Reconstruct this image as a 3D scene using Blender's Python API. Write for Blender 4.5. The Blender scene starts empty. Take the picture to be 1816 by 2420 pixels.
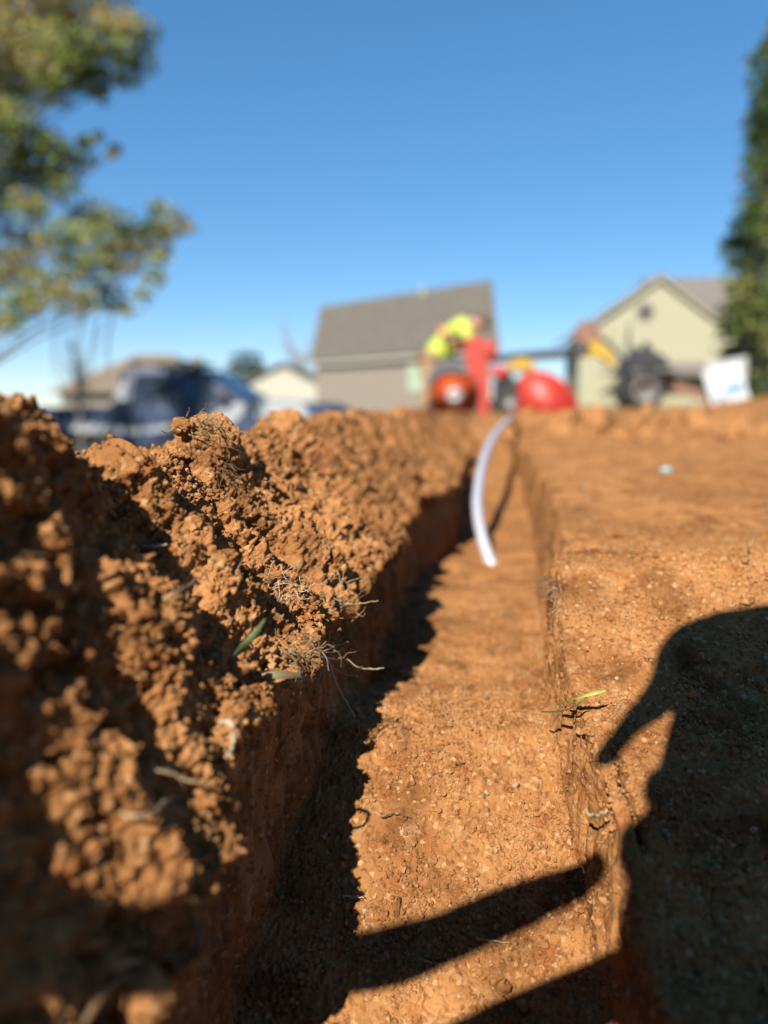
import bpy, bmesh, math, random
import numpy as np
from mathutils import Vector, Matrix, Euler
R = math.radians
random.seed(7)
rng = np.random.default_rng(11)
sc = bpy.context.scene
col = sc.collection

# ------------------------------------------------------------------ camera
cd = bpy.data.cameras.new('camera')
cam = bpy.data.objects.new('camera', cd); col.objects.link(cam)
cam.location = (0, 0, .1)
cam.rotation_euler = (R(90 - 7.75), 0, R(5.794))
cd.sensor_fit = 'HORIZONTAL'; cd.sensor_width = 36; cd.lens = 36
cd.clip_start = .005; cd.clip_end = 3000
cd.dof.use_dof = True; cd.dof.focus_distance = .197; cd.dof.aperture_fstop = 10.0
sc.camera = cam
# ------------------------------------------------------------------ sky and sun
SAZ, SEL = R(15), R(38)            # the sun stands behind the camera, slightly to its left
sd = Vector((math.sin(SAZ)*math.cos(SEL), math.cos(SAZ)*math.cos(SEL), -math.sin(SEL)))
w = bpy.data.worlds.new('World'); sc.world = w; w.use_nodes = True
nt = w.node_tree; nt.nodes.clear()
sk = nt.nodes.new('ShaderNodeTexSky'); sk.sky_type = 'NISHITA'; sk.sun_disc = False
sk.sun_elevation = SEL; sk.sun_rotation = math.pi + SAZ
sk.air_density = 1.0; sk.dust_density = 0.0; sk.ozone_density = 6; sk.altitude = 1500
bg = nt.nodes.new('ShaderNodeBackground'); bg.inputs[1].default_value = .108
wo = nt.nodes.new('ShaderNodeOutputWorld')
gmn = nt.nodes.new('ShaderNodeGamma'); gmn.inputs[1].default_value = .66
hsn = nt.nodes.new('ShaderNodeHueSaturation'); hsn.inputs['Saturation'].default_value = 1.37
nt.links.new(sk.outputs[0], gmn.inputs[0]); nt.links.new(gmn.outputs[0], hsn.inputs['Color']); nt.links.new(hsn.outputs[0], bg.inputs[0]); nt.links.new(bg.outputs[0], wo.inputs[0])
ld = bpy.data.lights.new('sun', 'SUN'); ld.energy = 5.0; ld.angle = R(.53); ld.color = (1, .93, .82)
lo = bpy.data.objects.new('sun', ld); col.objects.link(lo)
lo.rotation_euler = sd.to_track_quat('-Z', 'Y').to_euler()
lo.location = (-1, -3, 4)
sc.view_settings.view_transform = 'Standard'; sc.view_settings.look = 'None'
sc.view_settings.exposure = 1.3; sc.view_settings.gamma = 1
sc.render.engine = 'CYCLES'
sc.cycles.max_bounces = 5

# ------------------------------------------------------------------ helpers
def tag(o, label=None, cat=None, group=None, kind=None):
    if label: o['label'] = label
    if cat: o['category'] = cat
    if group: o['group'] = group
    if kind: o['kind'] = kind
    return o
def empty(name, loc=(0,0,0), rz=0, label=None, cat=None, group=None):
    o = bpy.data.objects.new(name, None); col.objects.link(o)
    o.location = loc; o.rotation_euler = (0, 0, rz); o.empty_display_size = .05
    return tag(o, label, cat, group)
def link(name, me, m, parent=None, smooth=False):
    if m and not me.materials: me.materials.append(m)
    o = bpy.data.objects.new(name, me); col.objects.link(o)
    if parent: o.parent = parent
    if smooth:
        me.polygons.foreach_set('use_smooth', [True]*len(me.polygons))
    return o
def obj(name, bm, m, parent=None, smooth=False):
    me = bpy.data.meshes.new(name); bm.normal_update(); bm.to_mesh(me); bm.free()
    return link(name, me, m, parent, smooth)
def np_mesh(name, V, F, smooth=True):
    """V (n,3), F (m,k) arrays -> mesh"""
    me = bpy.data.meshes.new(name)
    k = F.shape[1]
    me.vertices.add(len(V)); me.vertices.foreach_set('co', V.astype(np.float32).ravel())
    me.loops.add(F.size); me.loops.foreach_set('vertex_index', F.astype(np.int32).ravel())
    me.polygons.add(len(F))
    me.polygons.foreach_set('loop_start', np.arange(0, F.size, k, dtype=np.int32))
    me.polygons.foreach_set('loop_total', np.full(len(F), k, dtype=np.int32))
    me.polygons.foreach_set('use_smooth', np.full(len(F), smooth))
    me.update(calc_edges=True)
    return me
def grid_faces(nr, nc):
    i = np.arange(nr*nc).reshape(nr, nc)
    return np.stack([i[:-1,:-1], i[:-1,1:], i[1:,1:], i[1:,:-1]], -1).reshape(-1, 4)
def box(bm, c, s, rot=None, bevel=0):
    r = bmesh.ops.create_cube(bm, size=1)
    M = Matrix.Translation(c) @ (Euler(rot).to_matrix().to_4x4() if rot else Matrix()) @ Matrix.Diagonal((*s, 1))
    bmesh.ops.transform(bm, matrix=M, verts=r['verts'])
    if bevel:
        ed = list({e for v in r['verts'] for e in v.link_edges})
        bmesh.ops.bevel(bm, geom=ed, offset=bevel, segments=2, affect='EDGES', profile=.5)
def tube(bm, pts, rad, n=8, cap=True):
    """tube along points; rad a number or list"""
    pts = [Vector(p) for p in pts]
    if not isinstance(rad, (list, tuple)): rad = [rad]*len(pts)
    rings = []; up = Vector((0,0,1)); prev = None
    for i, p in enumerate(pts):
        d = (pts[min(i+1, len(pts)-1)] - pts[max(i-1, 0)]).normalized()
        a = prev if prev is not None else (up if abs(d.z) < .95 else Vector((1,0,0)))
        a = (a - d*a.dot(d)).normalized(); b = d.cross(a); prev = a
        rings.append([bm.verts.new(p + (a*math.cos(2*math.pi*k/n) + b*math.sin(2*math.pi*k/n))*rad[i]) for k in range(n)])
    for i in range(len(rings)-1):
        for k in range(n):
            bm.faces.new((rings[i][k], rings[i][(k+1)%n], rings[i+1][(k+1)%n], rings[i+1][k]))
    if cap:
        bm.faces.new(rings[0][::-1]); bm.faces.new(rings[-1])
def prism(bm, poly, axis, t0, t1):
    """extrude a 2-D outline: axis 'y' -> poly in (x,z); 'x' -> poly in (y,z); 'z' -> (x,y)"""
    def P(a, b, t):
        return {'y': (a, t, b), 'x': (t, a, b), 'z': (a, b, t)}[axis]
    A = [bm.verts.new(P(a, b, t0)) for a, b in poly]; B = [bm.verts.new(P(a, b, t1)) for a, b in poly]
    n = len(poly)
    fs = [bm.faces.new(A), bm.faces.new(B[::-1])]
    for i in range(n): fs.append(bm.faces.new((A[i], B[i], B[(i+1)%n], A[(i+1)%n])))
    bmesh.ops.recalc_face_normals(bm, faces=fs)
def lathe(bm, prof, c, axis='y', n=24, closed=False):
    """prof: list of (radius, t) turned about the axis through c"""
    rings = []
    for r, t in prof:
        ring = []
        for k in range(n):
            a = 2*math.pi*k/n; ca, sa = r*math.cos(a), r*math.sin(a)
            q = {'y': (ca, t, sa), 'x': (t, ca, sa), 'z': (ca, sa, t)}[axis]
            ring.append(bm.verts.new((c[0]+q[0], c[1]+q[1], c[2]+q[2])))
        rings.append(ring)
    fs = []
    m = len(rings)
    for i in range(m if closed else m-1):
        for k in range(n):
            fs.append(bm.faces.new((rings[i][k], rings[i][(k+1)%n], rings[(i+1)%m][(k+1)%n], rings[(i+1)%m][k])))
    if not closed:
        fs.append(bm.faces.new(rings[0])); fs.append(bm.faces.new(rings[-1][::-1]))
    bmesh.ops.recalc_face_normals(bm, faces=fs)

# ---- numpy noise
def _h(x, y, z, s):
    n = (x*374761393 + y*668265263 + z*2147483647 + s*1274126177) & 0xffffffff
    n = ((n ^ (n >> 13))*1274126177) & 0xffffffff
    n = ((n ^ (n >> 16))*2246822519) & 0xffffffff
    n = n ^ (n >> 15)
    return (n & 0xffffff)/16777216.0
def vnoise(P, s=0):
    i = np.floor(P).astype(np.int64); f = P - i; f = f*f*f*(f*(f*6-15)+10)
    r = 0
    for dx in (0,1):
        for dy in (0,1):
            for dz in (0,1):
                wgt = (f[...,0] if dx else 1-f[...,0])*(f[...,1] if dy else 1-f[...,1])*(f[...,2] if dz else 1-f[...,2])
                r = r + wgt*_h(i[...,0]+dx, i[...,1]+dy, i[...,2]+dz, s)
    return r*2-1
def fbm(P, s=0, o=3, g=.5):
    r = 0; a = 1; t = 0
    for k in range(o):
        r = r + a*vnoise(P*(2.03**k) + 17.3*k, s+k); t += a; a *= g
    return r/t
def lumps(P, s=0, R0=.75):
    """rounded lumps: spherical caps round jittered cell points, each of its own size"""
    i = np.floor(P-.5).astype(np.int64)
    best = np.zeros(P.shape[:-1])
    for dx in (0,1):
        for dy in (0,1):
            for dz in (0,1):
                c = i + np.array([dx,dy,dz])
                a = _h(c[...,0],c[...,1],c[...,2],s); b = _h(c[...,0],c[...,1],c[...,2],s+1)
                d = _h(c[...,0],c[...,1],c[...,2],s+2); e = _h(c[...,0],c[...,1],c[...,2],s+3)
                q = c + .5 + (np.stack([a,b,d],-1)-.5)*.8
                r = R0*(.45+.55*e)
                dd = ((P-q)**2).sum(-1)/(r*r)
                best = np.maximum(best, r*np.sqrt(np.maximum(0, 1-dd)))
    return best
def sstep(a, b, x):
    t = np.clip((x-a)/(b-a), 0, 1); return t*t*(3-2*t)

# ------------------------------------------------------------------ materials
def mat(name, color, rough=.6, metal=0, noise=0, nscale=8, bump=0, bscale=40, spec=.5, emit=None, col2=None):
    m = bpy.data.materials.new(name); m.use_nodes = True
    n = m.node_tree; b = n.nodes['Principled BSDF']
    color = tuple(q*.76 for q in color); col2 = tuple(q*.76 for q in col2) if col2 else None
    b.inputs['Base Color'].default_value = (*color, 1); b.inputs['Roughness'].default_value = rough
    b.inputs['Metallic'].default_value = metal; b.inputs['Specular IOR Level'].default_value = spec
    tc = n.nodes.new('ShaderNodeTexCoord')
    if noise or col2:
        nz = n.nodes.new('ShaderNodeTexNoise'); nz.inputs['Scale'].default_value = nscale; nz.inputs['Detail'].default_value = 6
        n.links.new(tc.outputs['Object'], nz.inputs['Vector'])
        rp = n.nodes.new('ShaderNodeValToRGB')
        rp.color_ramp.elements[0].position = .35; rp.color_ramp.elements[1].position = .65
        c2 = col2 or tuple(c*(1-noise) for c in color)
        rp.color_ramp.elements[0].color = (*c2, 1); rp.color_ramp.elements[1].color = (*color, 1)
        n.links.new(nz.outputs['Fac'], rp.inputs['Fac']); n.links.new(rp.outputs[0], b.inputs['Base Color'])
    if bump:
        bz = n.nodes.new('ShaderNodeTexNoise'); bz.inputs['Scale'].default_value = bscale; bz.inputs['Detail'].default_value = 4
        n.links.new(tc.outputs['Object'], bz.inputs['Vector'])
        bp = n.nodes.new('ShaderNodeBump'); bp.inputs['Strength'].default_value = bump; bp.inputs['Distance'].default_value = 1.0/bscale
        n.links.new(bz.outputs['Fac'], bp.inputs['Height']); n.links.new(bp.outputs[0], b.inputs['Normal'])
    return m

def soil_material(name='soil', grass=False, base=(.285,.132,.048), pale=(.42,.26,.13), dark=(.105,.042,.014)):
    m = bpy.data.materials.new(name); m.use_nodes = True
    n = m.node_tree; L = n.links.new; b = n.nodes['Principled BSDF']
    b.inputs['Roughness'].default_value = .92; b.inputs['Specular IOR Level'].default_value = .04
    geo = n.nodes.new('ShaderNodeNewGeometry')
    def noise(scale, detail=5, rough=.6):
        z = n.nodes.new('ShaderNodeTexNoise'); z.inputs['Scale'].default_value = scale
        z.inputs['Detail'].default_value = detail; z.inputs['Roughness'].default_value = rough
        L(geo.outputs['Position'], z.inputs['Vector']); return z
    def ramp(src, stops):
        r = n.nodes.new('ShaderNodeValToRGB'); e = r.color_ramp.elements
        while len(e) < len(stops): e.new(.5)
        for k, (p, c) in enumerate(stops): e[k].position = p; e[k].color = (*c, 1)
        L(src, r.inputs['Fac']); return r.outputs[0]
    def mix(f, a, c, blend='MIX'):
        x = n.nodes.new('ShaderNodeMix'); x.data_type = 'RGBA'; x.blend_type = blend
        if isinstance(f, (int, float)): x.inputs[0].default_value = f
        else: L(f, x.inputs[0])
        for k, s in ((6, a), (7, c)):
            if isinstance(s, tuple): x.inputs[k].default_value = (*s, 1)
            else: L(s, x.inputs[k])
        return x.outputs[2]
    W = (1,1,1); K = (0,0,0)
    c = ramp(noise(55, 5).outputs[0], [(.32, dark), (.5, base), (.72, (base[0]*1.12, base[1]*1.15, base[2]*1.2))])
    c = mix(ramp(noise(16, 4).outputs[0], [(.42, (.55,.55,.55)), (.56, K)]), c, (base[0]*.62, base[1]*.58, base[2]*.55))
    # reddish patches
    c = mix(ramp(noise(120, 3).outputs[0], [(.56, K), (.68, (.6,.6,.6))]), c, (.20,.062,.018))
    # crumbs: each voronoi cell its own tone
    v = n.nodes.new('ShaderNodeTexVoronoi'); v.inputs['Scale'].default_value = 900
    L(geo.outputs['Position'], v.inputs['Vector'])
    sx = n.nodes.new('ShaderNodeSeparateColor'); L(v.outputs['Color'], sx.inputs[0])
    c = mix(ramp(sx.outputs[0], [(.88, K), (.98, (.55,.55,.55))]), c, pale)
    c = mix(ramp(sx.outputs[1], [(.80, K), (.95, (.6,.6,.6))]), c, dark)
    v2 = n.nodes.new('ShaderNodeTexVoronoi'); v2.inputs['Scale'].default_value = 260
    L(geo.outputs['Position'], v2.inputs['Vector'])
    sy = n.nodes.new('ShaderNodeSeparateColor'); L(v2.outputs['Color'], sy.inputs[0])
    c = mix(ramp(sy.outputs[0], [(.93, K), (.97, (.25,.25,.25))]), c, (.34,.22,.11))
    if grass:
        at = n.nodes.new('ShaderNodeAttribute'); at.attribute_name = 'grass'
        g = ramp(noise(1.1, 8).outputs[0], [(.35, (.045,.06,.018)), (.55, (.09,.09,.035)), (.7, (.20,.15,.08))])
        c = mix(at.outputs['Fac'], c, g)
    L(c, b.inputs['Base Color'])
    z = noise(1500, 4, .7); z2 = noise(420, 4, .65)
    add = n.nodes.new('ShaderNodeMath'); add.operation = 'MULTIPLY_ADD'
    L(z2.outputs[0], add.inputs[0]); add.inputs[1].default_value = 2.2; L(z.outputs[0], add.inputs[2])
    bp = n.nodes.new('ShaderNodeBump'); bp.inputs['Strength'].default_value = .8; bp.inputs['Distance'].default_value = .0006
    L(add.outputs[0], bp.inputs['Height']); L(bp.outputs[0], b.inputs['Normal'])
    return m
SOIL = soil_material('soil', True)
CRUMB = soil_material('soil_crumb', base=(.305,.146,.055))

# ------------------------------------------------------------------ ground: one sheet with the trench, the spoil ridge and the yard
def tab(y, pts):
    a = np.array(pts); return np.interp(y, a[:,0], a[:,1])
def shift(y):   # the trench swings gently to the right far off
    return tab(y, [(.42,0),(.6,.012),(.95,.03),(2,.05),(4,.09),(8,.25)])
def crest_z(y): return tab(y, [(-.5,.06),(.0,.060),(.03,.066),(.062,.100),(.12,.1030),(.135,.1038),(.143,.0985),(.155,.0850),(.172,.0840),(.186,.0865),(.2,.0895),(.226,.0885),(.249,.0865),(.262,.089),(.27,.0905),(.285,.088),(.31,.0895),(.346,.0895),(.40,.092),(.479,.0945),(.6,.096),(.73,.0945),(1.2,.088),(1.8,.082),(3,.075),(6,.05)])
def lip_x(y): return tab(y, [(.08,-.052),(.10,-.047),(.12,-.041),(.14,-.0425),(.165,-.0375),(.19,-.0375),(.22,-.036),(.26,-.031),(.35,-.029),(.44,-.027),(.50,-.020),(.54,-.012),(.66,-.012),(.8,-.024)])
def lip_z(y): return tab(y, [(.08,.0),(.10,.012),(.12,.018),(.13,.030),(.14,.039),(.165,.038),(.19,.039),(.22,.043),(.26,.041),(.35,.045),(6,.045)])
def base_x(y): return tab(y, [(.10,-.058),(.13,-.054),(.155,-.050),(.185,-.044),(.21,-.038),(.25,-.033),(.44,-.029),(.50,-.022),(.54,-.014),(.66,-.014),(.8,-.027)])
def floor_z(y): return tab(y, [(-2,.03),(0,-.06),(.13,-.052),(.155,-.0375),(.17,-.026),(.185,-.015),(.2,-.0035),(.214,.0065),(.226,.0078),(.238,.0062),(.255,.0015),(.29,-.003),(.45,-.002),(.9,.002),(1.3,.030),(1.9,.048)])
def fr_x(y): return tab(y, [(.13,.035),(.155,.0335),(.185,.0305),(.2,.0288),(.22,.0275),(.25,.0278),(.28,.034),(.45,.044)])
def rl_x(y): return tab(y, [(.12,.0375),(.135,.0365),(.155,.0350),(.175,.0332),(.2,.0305),(.215,.0296),(.225,.029),(.25,.0292),(.275,.036),(.32,.044),(.45,.053)])
def rl_z(y): return tab(y, [(-2,.05),(0,.0),(.12,-.008),(.135,-.0036),(.155,.0068),(.175,.0173),(.2,.0250),(.215,.0318),(.23,.039),(.25,.0484),(.262,.050),(.29,.044),(.35,.0425),(.6,.045),(1,.048),(6,.05)])

ys = [-400,-150,-60,-30,-20,-12,-8,-5,-3,-2,-1.4,-1,-.7,-.5,-.35,-.25,-.18,-.12,-.08,-.05,-.02,0,.02,.03,.04,.045]
y = .05
while y < .10: ys.append(y); y += .0006
y = .10
while y < .34: ys.append(y); y += .00036
while y < 2: ys.append(y); y *= 1.0048
while y < 500: ys.append(y); y *= 1.03
ys.append(900.)
Y = np.array(ys); NR = len(Y)
segs = [(110,'L'),(60,'back'),(300,'pile'),(24,'under'),(110,'wall'),(220,'floor'),(60,'rwall'),(250,'bank'),(190,'R')]
sh = shift(Y)
Wd = 420 + 1.2*np.abs(Y)
zL = np.full(NR, .05)
cz = crest_z(Y); lz = np.minimum(lip_z(Y), cz)
n1 = lambda sc_, sd_: fbm(np.stack([Y/sc_, Y*0, Y*0], -1), sd_, 3)
lw_ = sstep(.10,.14,Y)*(1-sstep(2,3,Y)); ls_ = np.maximum(1, Y/.35)
ljx = lw_*.0034*n1(.016, 501)*ls_; ljz = lw_*.0065*n1(.022, 511); rjx = lw_*.0020*n1(.014, 521)*ls_; rjz = lw_*.0022*n1(.020, 531)
bw = np.maximum(.085, .27*np.abs(Y))
ctrl = [
 (-Wd, zL), (sh-.175-.02*np.abs(Y)*0, zL+.0), (sh-.077, cz),
 (sh+lip_x(Y)+ljx, lz+ljz), (sh+lip_x(Y)-.0075+ljx*.5, lz-.007+ljz), (sh+base_x(Y), floor_z(Y)),
 (sh+fr_x(Y), floor_z(Y)+.001), (sh+rl_x(Y)+rjx, np.maximum(rl_z(Y)+rjz, floor_z(Y)+.002)),
 (sh+rl_x(Y)+bw, rl_z(Y)+.002), (Wd, np.full(NR, .05))]
X = []; Z = []; S = []; SEG = []; s0 = 0
for k, (n_, nm) in enumerate(segs):
    last = k == len(segs)-1
    t = np.linspace(0, 1, n_ + (1 if last else 0), endpoint=last)
    if nm == 'L': t = 1-(1-t)**5
    if nm == 'R': t = t**4.6
    (xa, za), (xb, zb) = ctrl[k], ctrl[k+1]
    X.append(xa[:,None]*(1-t) + xb[:,None]*t); Z.append(za[:,None]*(1-t) + zb[:,None]*t)
    SEG += [k + float(q) for q in t]
X = np.concatenate(X, 1); Z = np.concatenate(Z, 1); NC = X.shape[1]
SEG = np.array(SEG)[None,:] * np.ones((NR,1))
YY = Y[:,None]*np.ones((1,NC))
# soften the profile's corners
for it in range(14):
    for A in (X, Z):
        B = A.copy(); B[:,1:-1] = (A[:,:-2] + 2*A[:,1:-1] + A[:,2:])/4
        m_ = (SEG > .9) & (SEG < 8.05); A[m_] = B[m_]
P0 = np.stack([X, YY, Z], -1)
def normals(P):
    du = np.zeros_like(P); dv = np.zeros_like(P)
    du[:,1:-1] = P[:,2:]-P[:,:-2]; du[:,0] = P[:,1]-P[:,0]; du[:,-1] = P[:,-1]-P[:,-2]
    dv[1:-1] = P[2:]-P[:-2]; dv[0] = P[1]-P[0]; dv[-1] = P[-1]-P[-2]
    N = np.cross(du, dv); N /= np.linalg.norm(N, axis=-1, keepdims=True)+1e-12; return N
N0 = normals(P0)
near = (YY > .04) & (YY < 7) & (np.abs(X) < .35+.5*YY)
wt = lambda a, b: sstep(a-.12, a+.12, SEG)*(1-sstep(b-.12, b+.12, SEG))
wp = wt(1.0, 4.0)*1.0; wback = wt(.5, 1.2)
ww = wt(4.05, 4.95); wf = wt(4.95, 6.05); wrw = wt(6.05, 6.95); wb = sstep(6.9, 7.1, SEG)
ff = 1-sstep(1.5, 5, YY)
idx = np.where(near)
Pn = P0[idx]; yn = Pn[:,1]
d = np.zeros(len(Pn))
lw = {k: v[idx] for k, v in dict(p=wp, k=wback, w=ww, f=wf, r=wrw, b=wb).items()}
# gullies and ridges running down the spoil slope
q = Pn.copy(); sl = (Pn[:,0]-(-.077))
g = fbm(np.stack([yn/.021 + sl*6, sl/.09, Pn[:,2]/.09], -1), 3, 2)
g2 = fbm(np.stack([yn/.0085 + sl*9, sl/.03, Pn[:,2]/.03], -1), 9, 2)
d += lw['p']*(.0080*g + .0030*g2)
bigl = lumps(Pn/.017, 21); d += (lw['p']+lw['k'])*.0048*(bigl-.25)
wv3 = lambda sc_, sd_: np.stack([fbm(Pn/sc_, sd_, 2), fbm(Pn/sc_+9.1, sd_+3, 2), fbm(Pn/sc_+21.7, sd_+6, 2)], -1)
Pw = Pn + .0042*wv3(.006, 401)      # bent space, so that no lump is a plain ball
d += lw['p']*(.0018*(lumps(Pw/.0075, 31)-.2)) + lw['k']*.003*lumps(Pw/.0075, 31)
rg = 1-np.abs(fbm(Pw/.0085, 77, 3)); d += lw['p']*.0030*(rg**2-.5)
pit = sstep(.18, .5, fbm(Pw/.0062, 87, 2)); d -= lw['p']*.0042*pit
d += .0035*fbm(Pn/.03, 41, 3)*(lw['b'] + .6*lw['f'])*(.6+1.2*sstep(.3,1.2,yn))
# cut walls: steep scores left by the chain
st = fbm(np.stack([yn/.0035, Pn[:,0]/.02, Pn[:,2]/.022], -1), 51, 3)
d += (lw['w']+lw['r']*.8)*(.0034*st + .0030*fbm(Pn/.012, 55, 3)) + lw['w']*.0008*fbm(np.stack([yn/.0011, Pn[:,0]/.008, Pn[:,2]/.012],-1), 53, 2)
d += lw['p']*(.0016*fbm(Pn/.0045, 57, 3) + .0014*fbm(Pn/.0014, 58, 3))
d += (lw['f']+lw['b'])*(.0011*fbm(Pn/.007, 59, 3))
# crumbly skin
pm = .45 + .85*sstep(-.25, .35, fbm(Pn/.011, 441, 2))      # some faces crumbly, others smeared
Pw2 = Pn + .0023*wv3(.0022, 431)
m1 = lumps(Pw2/.0036, 61); m2 = lumps(Pw2/.0019, 71)
d += (.30*lw['p'] + .30*lw['f'] + .35*lw['b'] + .12*lw['w'] + .3*lw['r'] + .6*lw['k'])*.0036*.62*(m1-.2)*pm
d += (1.35*lw['p'] + .95*lw['f'] + .85*lw['b'] + .15*lw['w'] + .4*lw['r'] + .5*lw['k'])*.0019*.6*(m2-.2)*pm
fine = yn < .4
d3 = np.zeros(len(Pn)); d3[fine] = lumps(Pn[fine]/.00105, 81); d += d3*.00065*(1.5*lw['p']*pm+1.35*lw['f']+1.35*lw['b'])
d += .005*fbm(Pn/.09, 43, 3)*(lw['b']+.5*lw['f'])*sstep(.35,.8,yn) + .010*fbm(Pn/.05, 45, 3)*sstep(.4,1.0,yn)*(lw['p']+lw['w'])
xs = Pn[:,0]-shift(yn)
for mx0, my0, mh, mr, my in ((.085,1.15,.012,.05,.22),(.03,1.75,.030,.07,.22),(.16,1.7,.018,.10,.25),(-.01,2.4,.03,.12,.4),(.30,2.6,.02,.16,.5),(.6,3.2,.03,.3,.6)):
    d += mh*np.exp(-((xs-mx0)/mr)**2-((yn-my0)/my)**2)*(lw['b']+lw['f']+lw['r'])
for (cy0, cy1, co, cdp) in ((.153,.181,.0042,.0065), (.236,.250,.0026,.0045)):
    cxp = rl_x(yn) + co + .0009*fbm(np.stack([yn/.006, yn*0, yn*0],-1), 541, 2)
    d -= cdp*np.exp(-((Pn[:,0]-cxp)/.00075)**2)*sstep(cy0, cy0+.006, yn)*(1-sstep(cy1-.005, cy1, yn))
# cracks in floor and bank
cr = np.abs(fbm(Pn/.011, 91, 3)); d -= (lw['b']+lw['f'])*.0012*(1-sstep(0,.035,cr))*sstep(.1,.5,vnoise(Pn/.03, 95))
D = np.zeros(YY.shape); D[idx] = d
P1 = P0 + N0*D[...,None]
# lay of the yard far off: it falls away on the left, swells a little on the right
Xr = P1[...,0]/np.maximum(np.abs(YY), .5)
drop = np.clip((YY-.55)*.085, 0, .98)*sstep(.06, .2, -Xr) + .25*sstep(12, 30, YY)
hump = .16*sstep(1.5, 6, YY)*(1-sstep(9, 20, YY))*sstep(.2, .44, Xr)
far_n = .02*fbm(P1/1.3, 101, 3)*sstep(1.5, 4, YY)*(1-sstep(8, 14, YY))
P1[...,2] += hump - drop + far_n - .03*sstep(4,9,YY)*(Xr > -.1)
gm = np.clip(sstep(9.0, 10.5, YY + .9*fbm(P1/.9, 111, 3)) + sstep(.35, .8, -Xr)*sstep(1.2, 3, YY) + (YY < -3), 0, 1)
me = np_mesh('ground', P1.reshape(-1,3), grid_faces(NR, NC))
at = me.attributes.new('grass', 'FLOAT', 'POINT'); at.data.foreach_set('value', gm.astype(np.float32).ravel())
tag(link('ground', me, SOIL), kind='structure')
N1 = normals(P1)

# ------------------------------------------------------------------ loose crumbs lying on the soil
def ico(sub):
    bm = bmesh.new(); bmesh.ops.create_icosphere(bm, subdivisions=sub, radius=1)
    V = np.array([v.co[:] for v in bm.verts]); F = np.array([[v.index for v in f.verts] for f in bm.faces]); bm.free()
    return V, F
def rand_rot(n):
    q = rng.normal(size=(n,4)); q /= np.linalg.norm(q, axis=1, keepdims=True)
    a,b,c,e = q.T
    return np.stack([1-2*(c*c+e*e),2*(b*c-a*e),2*(b*e+a*c),2*(b*c+a*e),1-2*(b*b+e*e),2*(c*e-a*b),2*(b*e-a*c),2*(c*e+a*b),1-2*(b*b+c*c)],-1).reshape(n,3,3)
def crumbs(name, C, Rr, sub, rough=.35, sink=0, smooth=True):
    V, F = ico(sub); n = len(C); nv = len(V)
    sc_ = Rr[:,None]*rng.uniform(.6, 1.15, (n,3))
    M = rand_rot(n)
    off = rng.uniform(0, 50, (n,1,3))
    f1 = 1 + rough*vnoise(V[None]*1.3 + off, 5) + (rough*.5*vnoise(V[None]*3.1 + off, 6) if sub > 1 else 0)
    if sub > 2: f1 = f1 + .10*vnoise(V[None]*7 + off, 7)
    W_ = V[None]*f1[...,None]*sc_[:,None,:]
    W_ = np.einsum('nij,nkj->nki', M, W_) + C[:,None,:]
    Fi = (F[None] + (np.arange(n)*nv)[:,None,None]).reshape(-1,3)
    return np_mesh(name, W_.reshape(-1,3), Fi, smooth)
def join_np(ms):
    return ms
wsel = np.where(near, (wp*1.0 + wback*.5 + wf*1.1 + wb*1.1 + ww*.05 + wrw*.2), 0)
def pick(n, y0, y1, wfield, pw=1.0):
    m_ = wfield*((YY > y0) & (YY < y1))*(np.abs(X) < .09+.33*YY)
    dA = np.gradient(Y)[:,None]*np.abs(np.hypot(np.gradient(X, axis=1), np.gradient(Z, axis=1)))
    p = np.abs(m_*dA*np.maximum(np.abs(YY),.05)**(-pw)).ravel(); p /= p.sum()
    k = rng.choice(p.size, n, p=p)
    return P1.reshape(-1,3)[k], N1.reshape(-1,3)[k]
def scatter(name, n, rmed, rsig, rmax, y0, y1, wfield, sub, m, label, lift=.35, pw=1.0, rough=.35):
    c, nn = pick(n, y0, y1, wfield, pw)
    r = np.minimum(rmed*np.exp(rsig*rng.normal(size=n)), rmax)
    o = link(name, crumbs(name, c + nn*(r*lift)[:,None], r, sub, rough, smooth=(sub > 2)), m)
    return tag(o, label, 'soil crumbs', kind='stuff')
cl = np.clip(.35 + 1.7*fbm(P1/.012, 201, 2), 0.04, 1)
scatter('soil_crumbs', 70000, .00042, .38, .0011, .10, .62, wsel*cl, 1, CRUMB, 'fine orange soil crumbs strewn over the trench, its spoil ridge and bank', pw=1.6)
scatter('soil_lumps', 1500, .0010, .40, .0026, .10, 1.2, wsel*(cl**1.5), 2, CRUMB, 'pea sized orange soil lumps lying on ridge, trench floor and bank', pw=1.0, rough=.8)
scatter('yard_clods', 420, .010, .5, .035, 1.2, 8.5, wb*1.0, 3, CRUMB, 'scattered orange dirt clods on the bare ground toward the trencher', lift=.2, pw=1.6, rough=.7)
GRIT = mat('pale_grit', (.40,.26,.14), .95, noise=.45, nscale=900)
scatter('pale_grit', 1500, .00042, .45, .0016, .12, .8, (wf+wb)*near, 1, GRIT, 'pale tan grit specks pressed into trench floor and right bank', lift=.05, pw=1.3)
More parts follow.
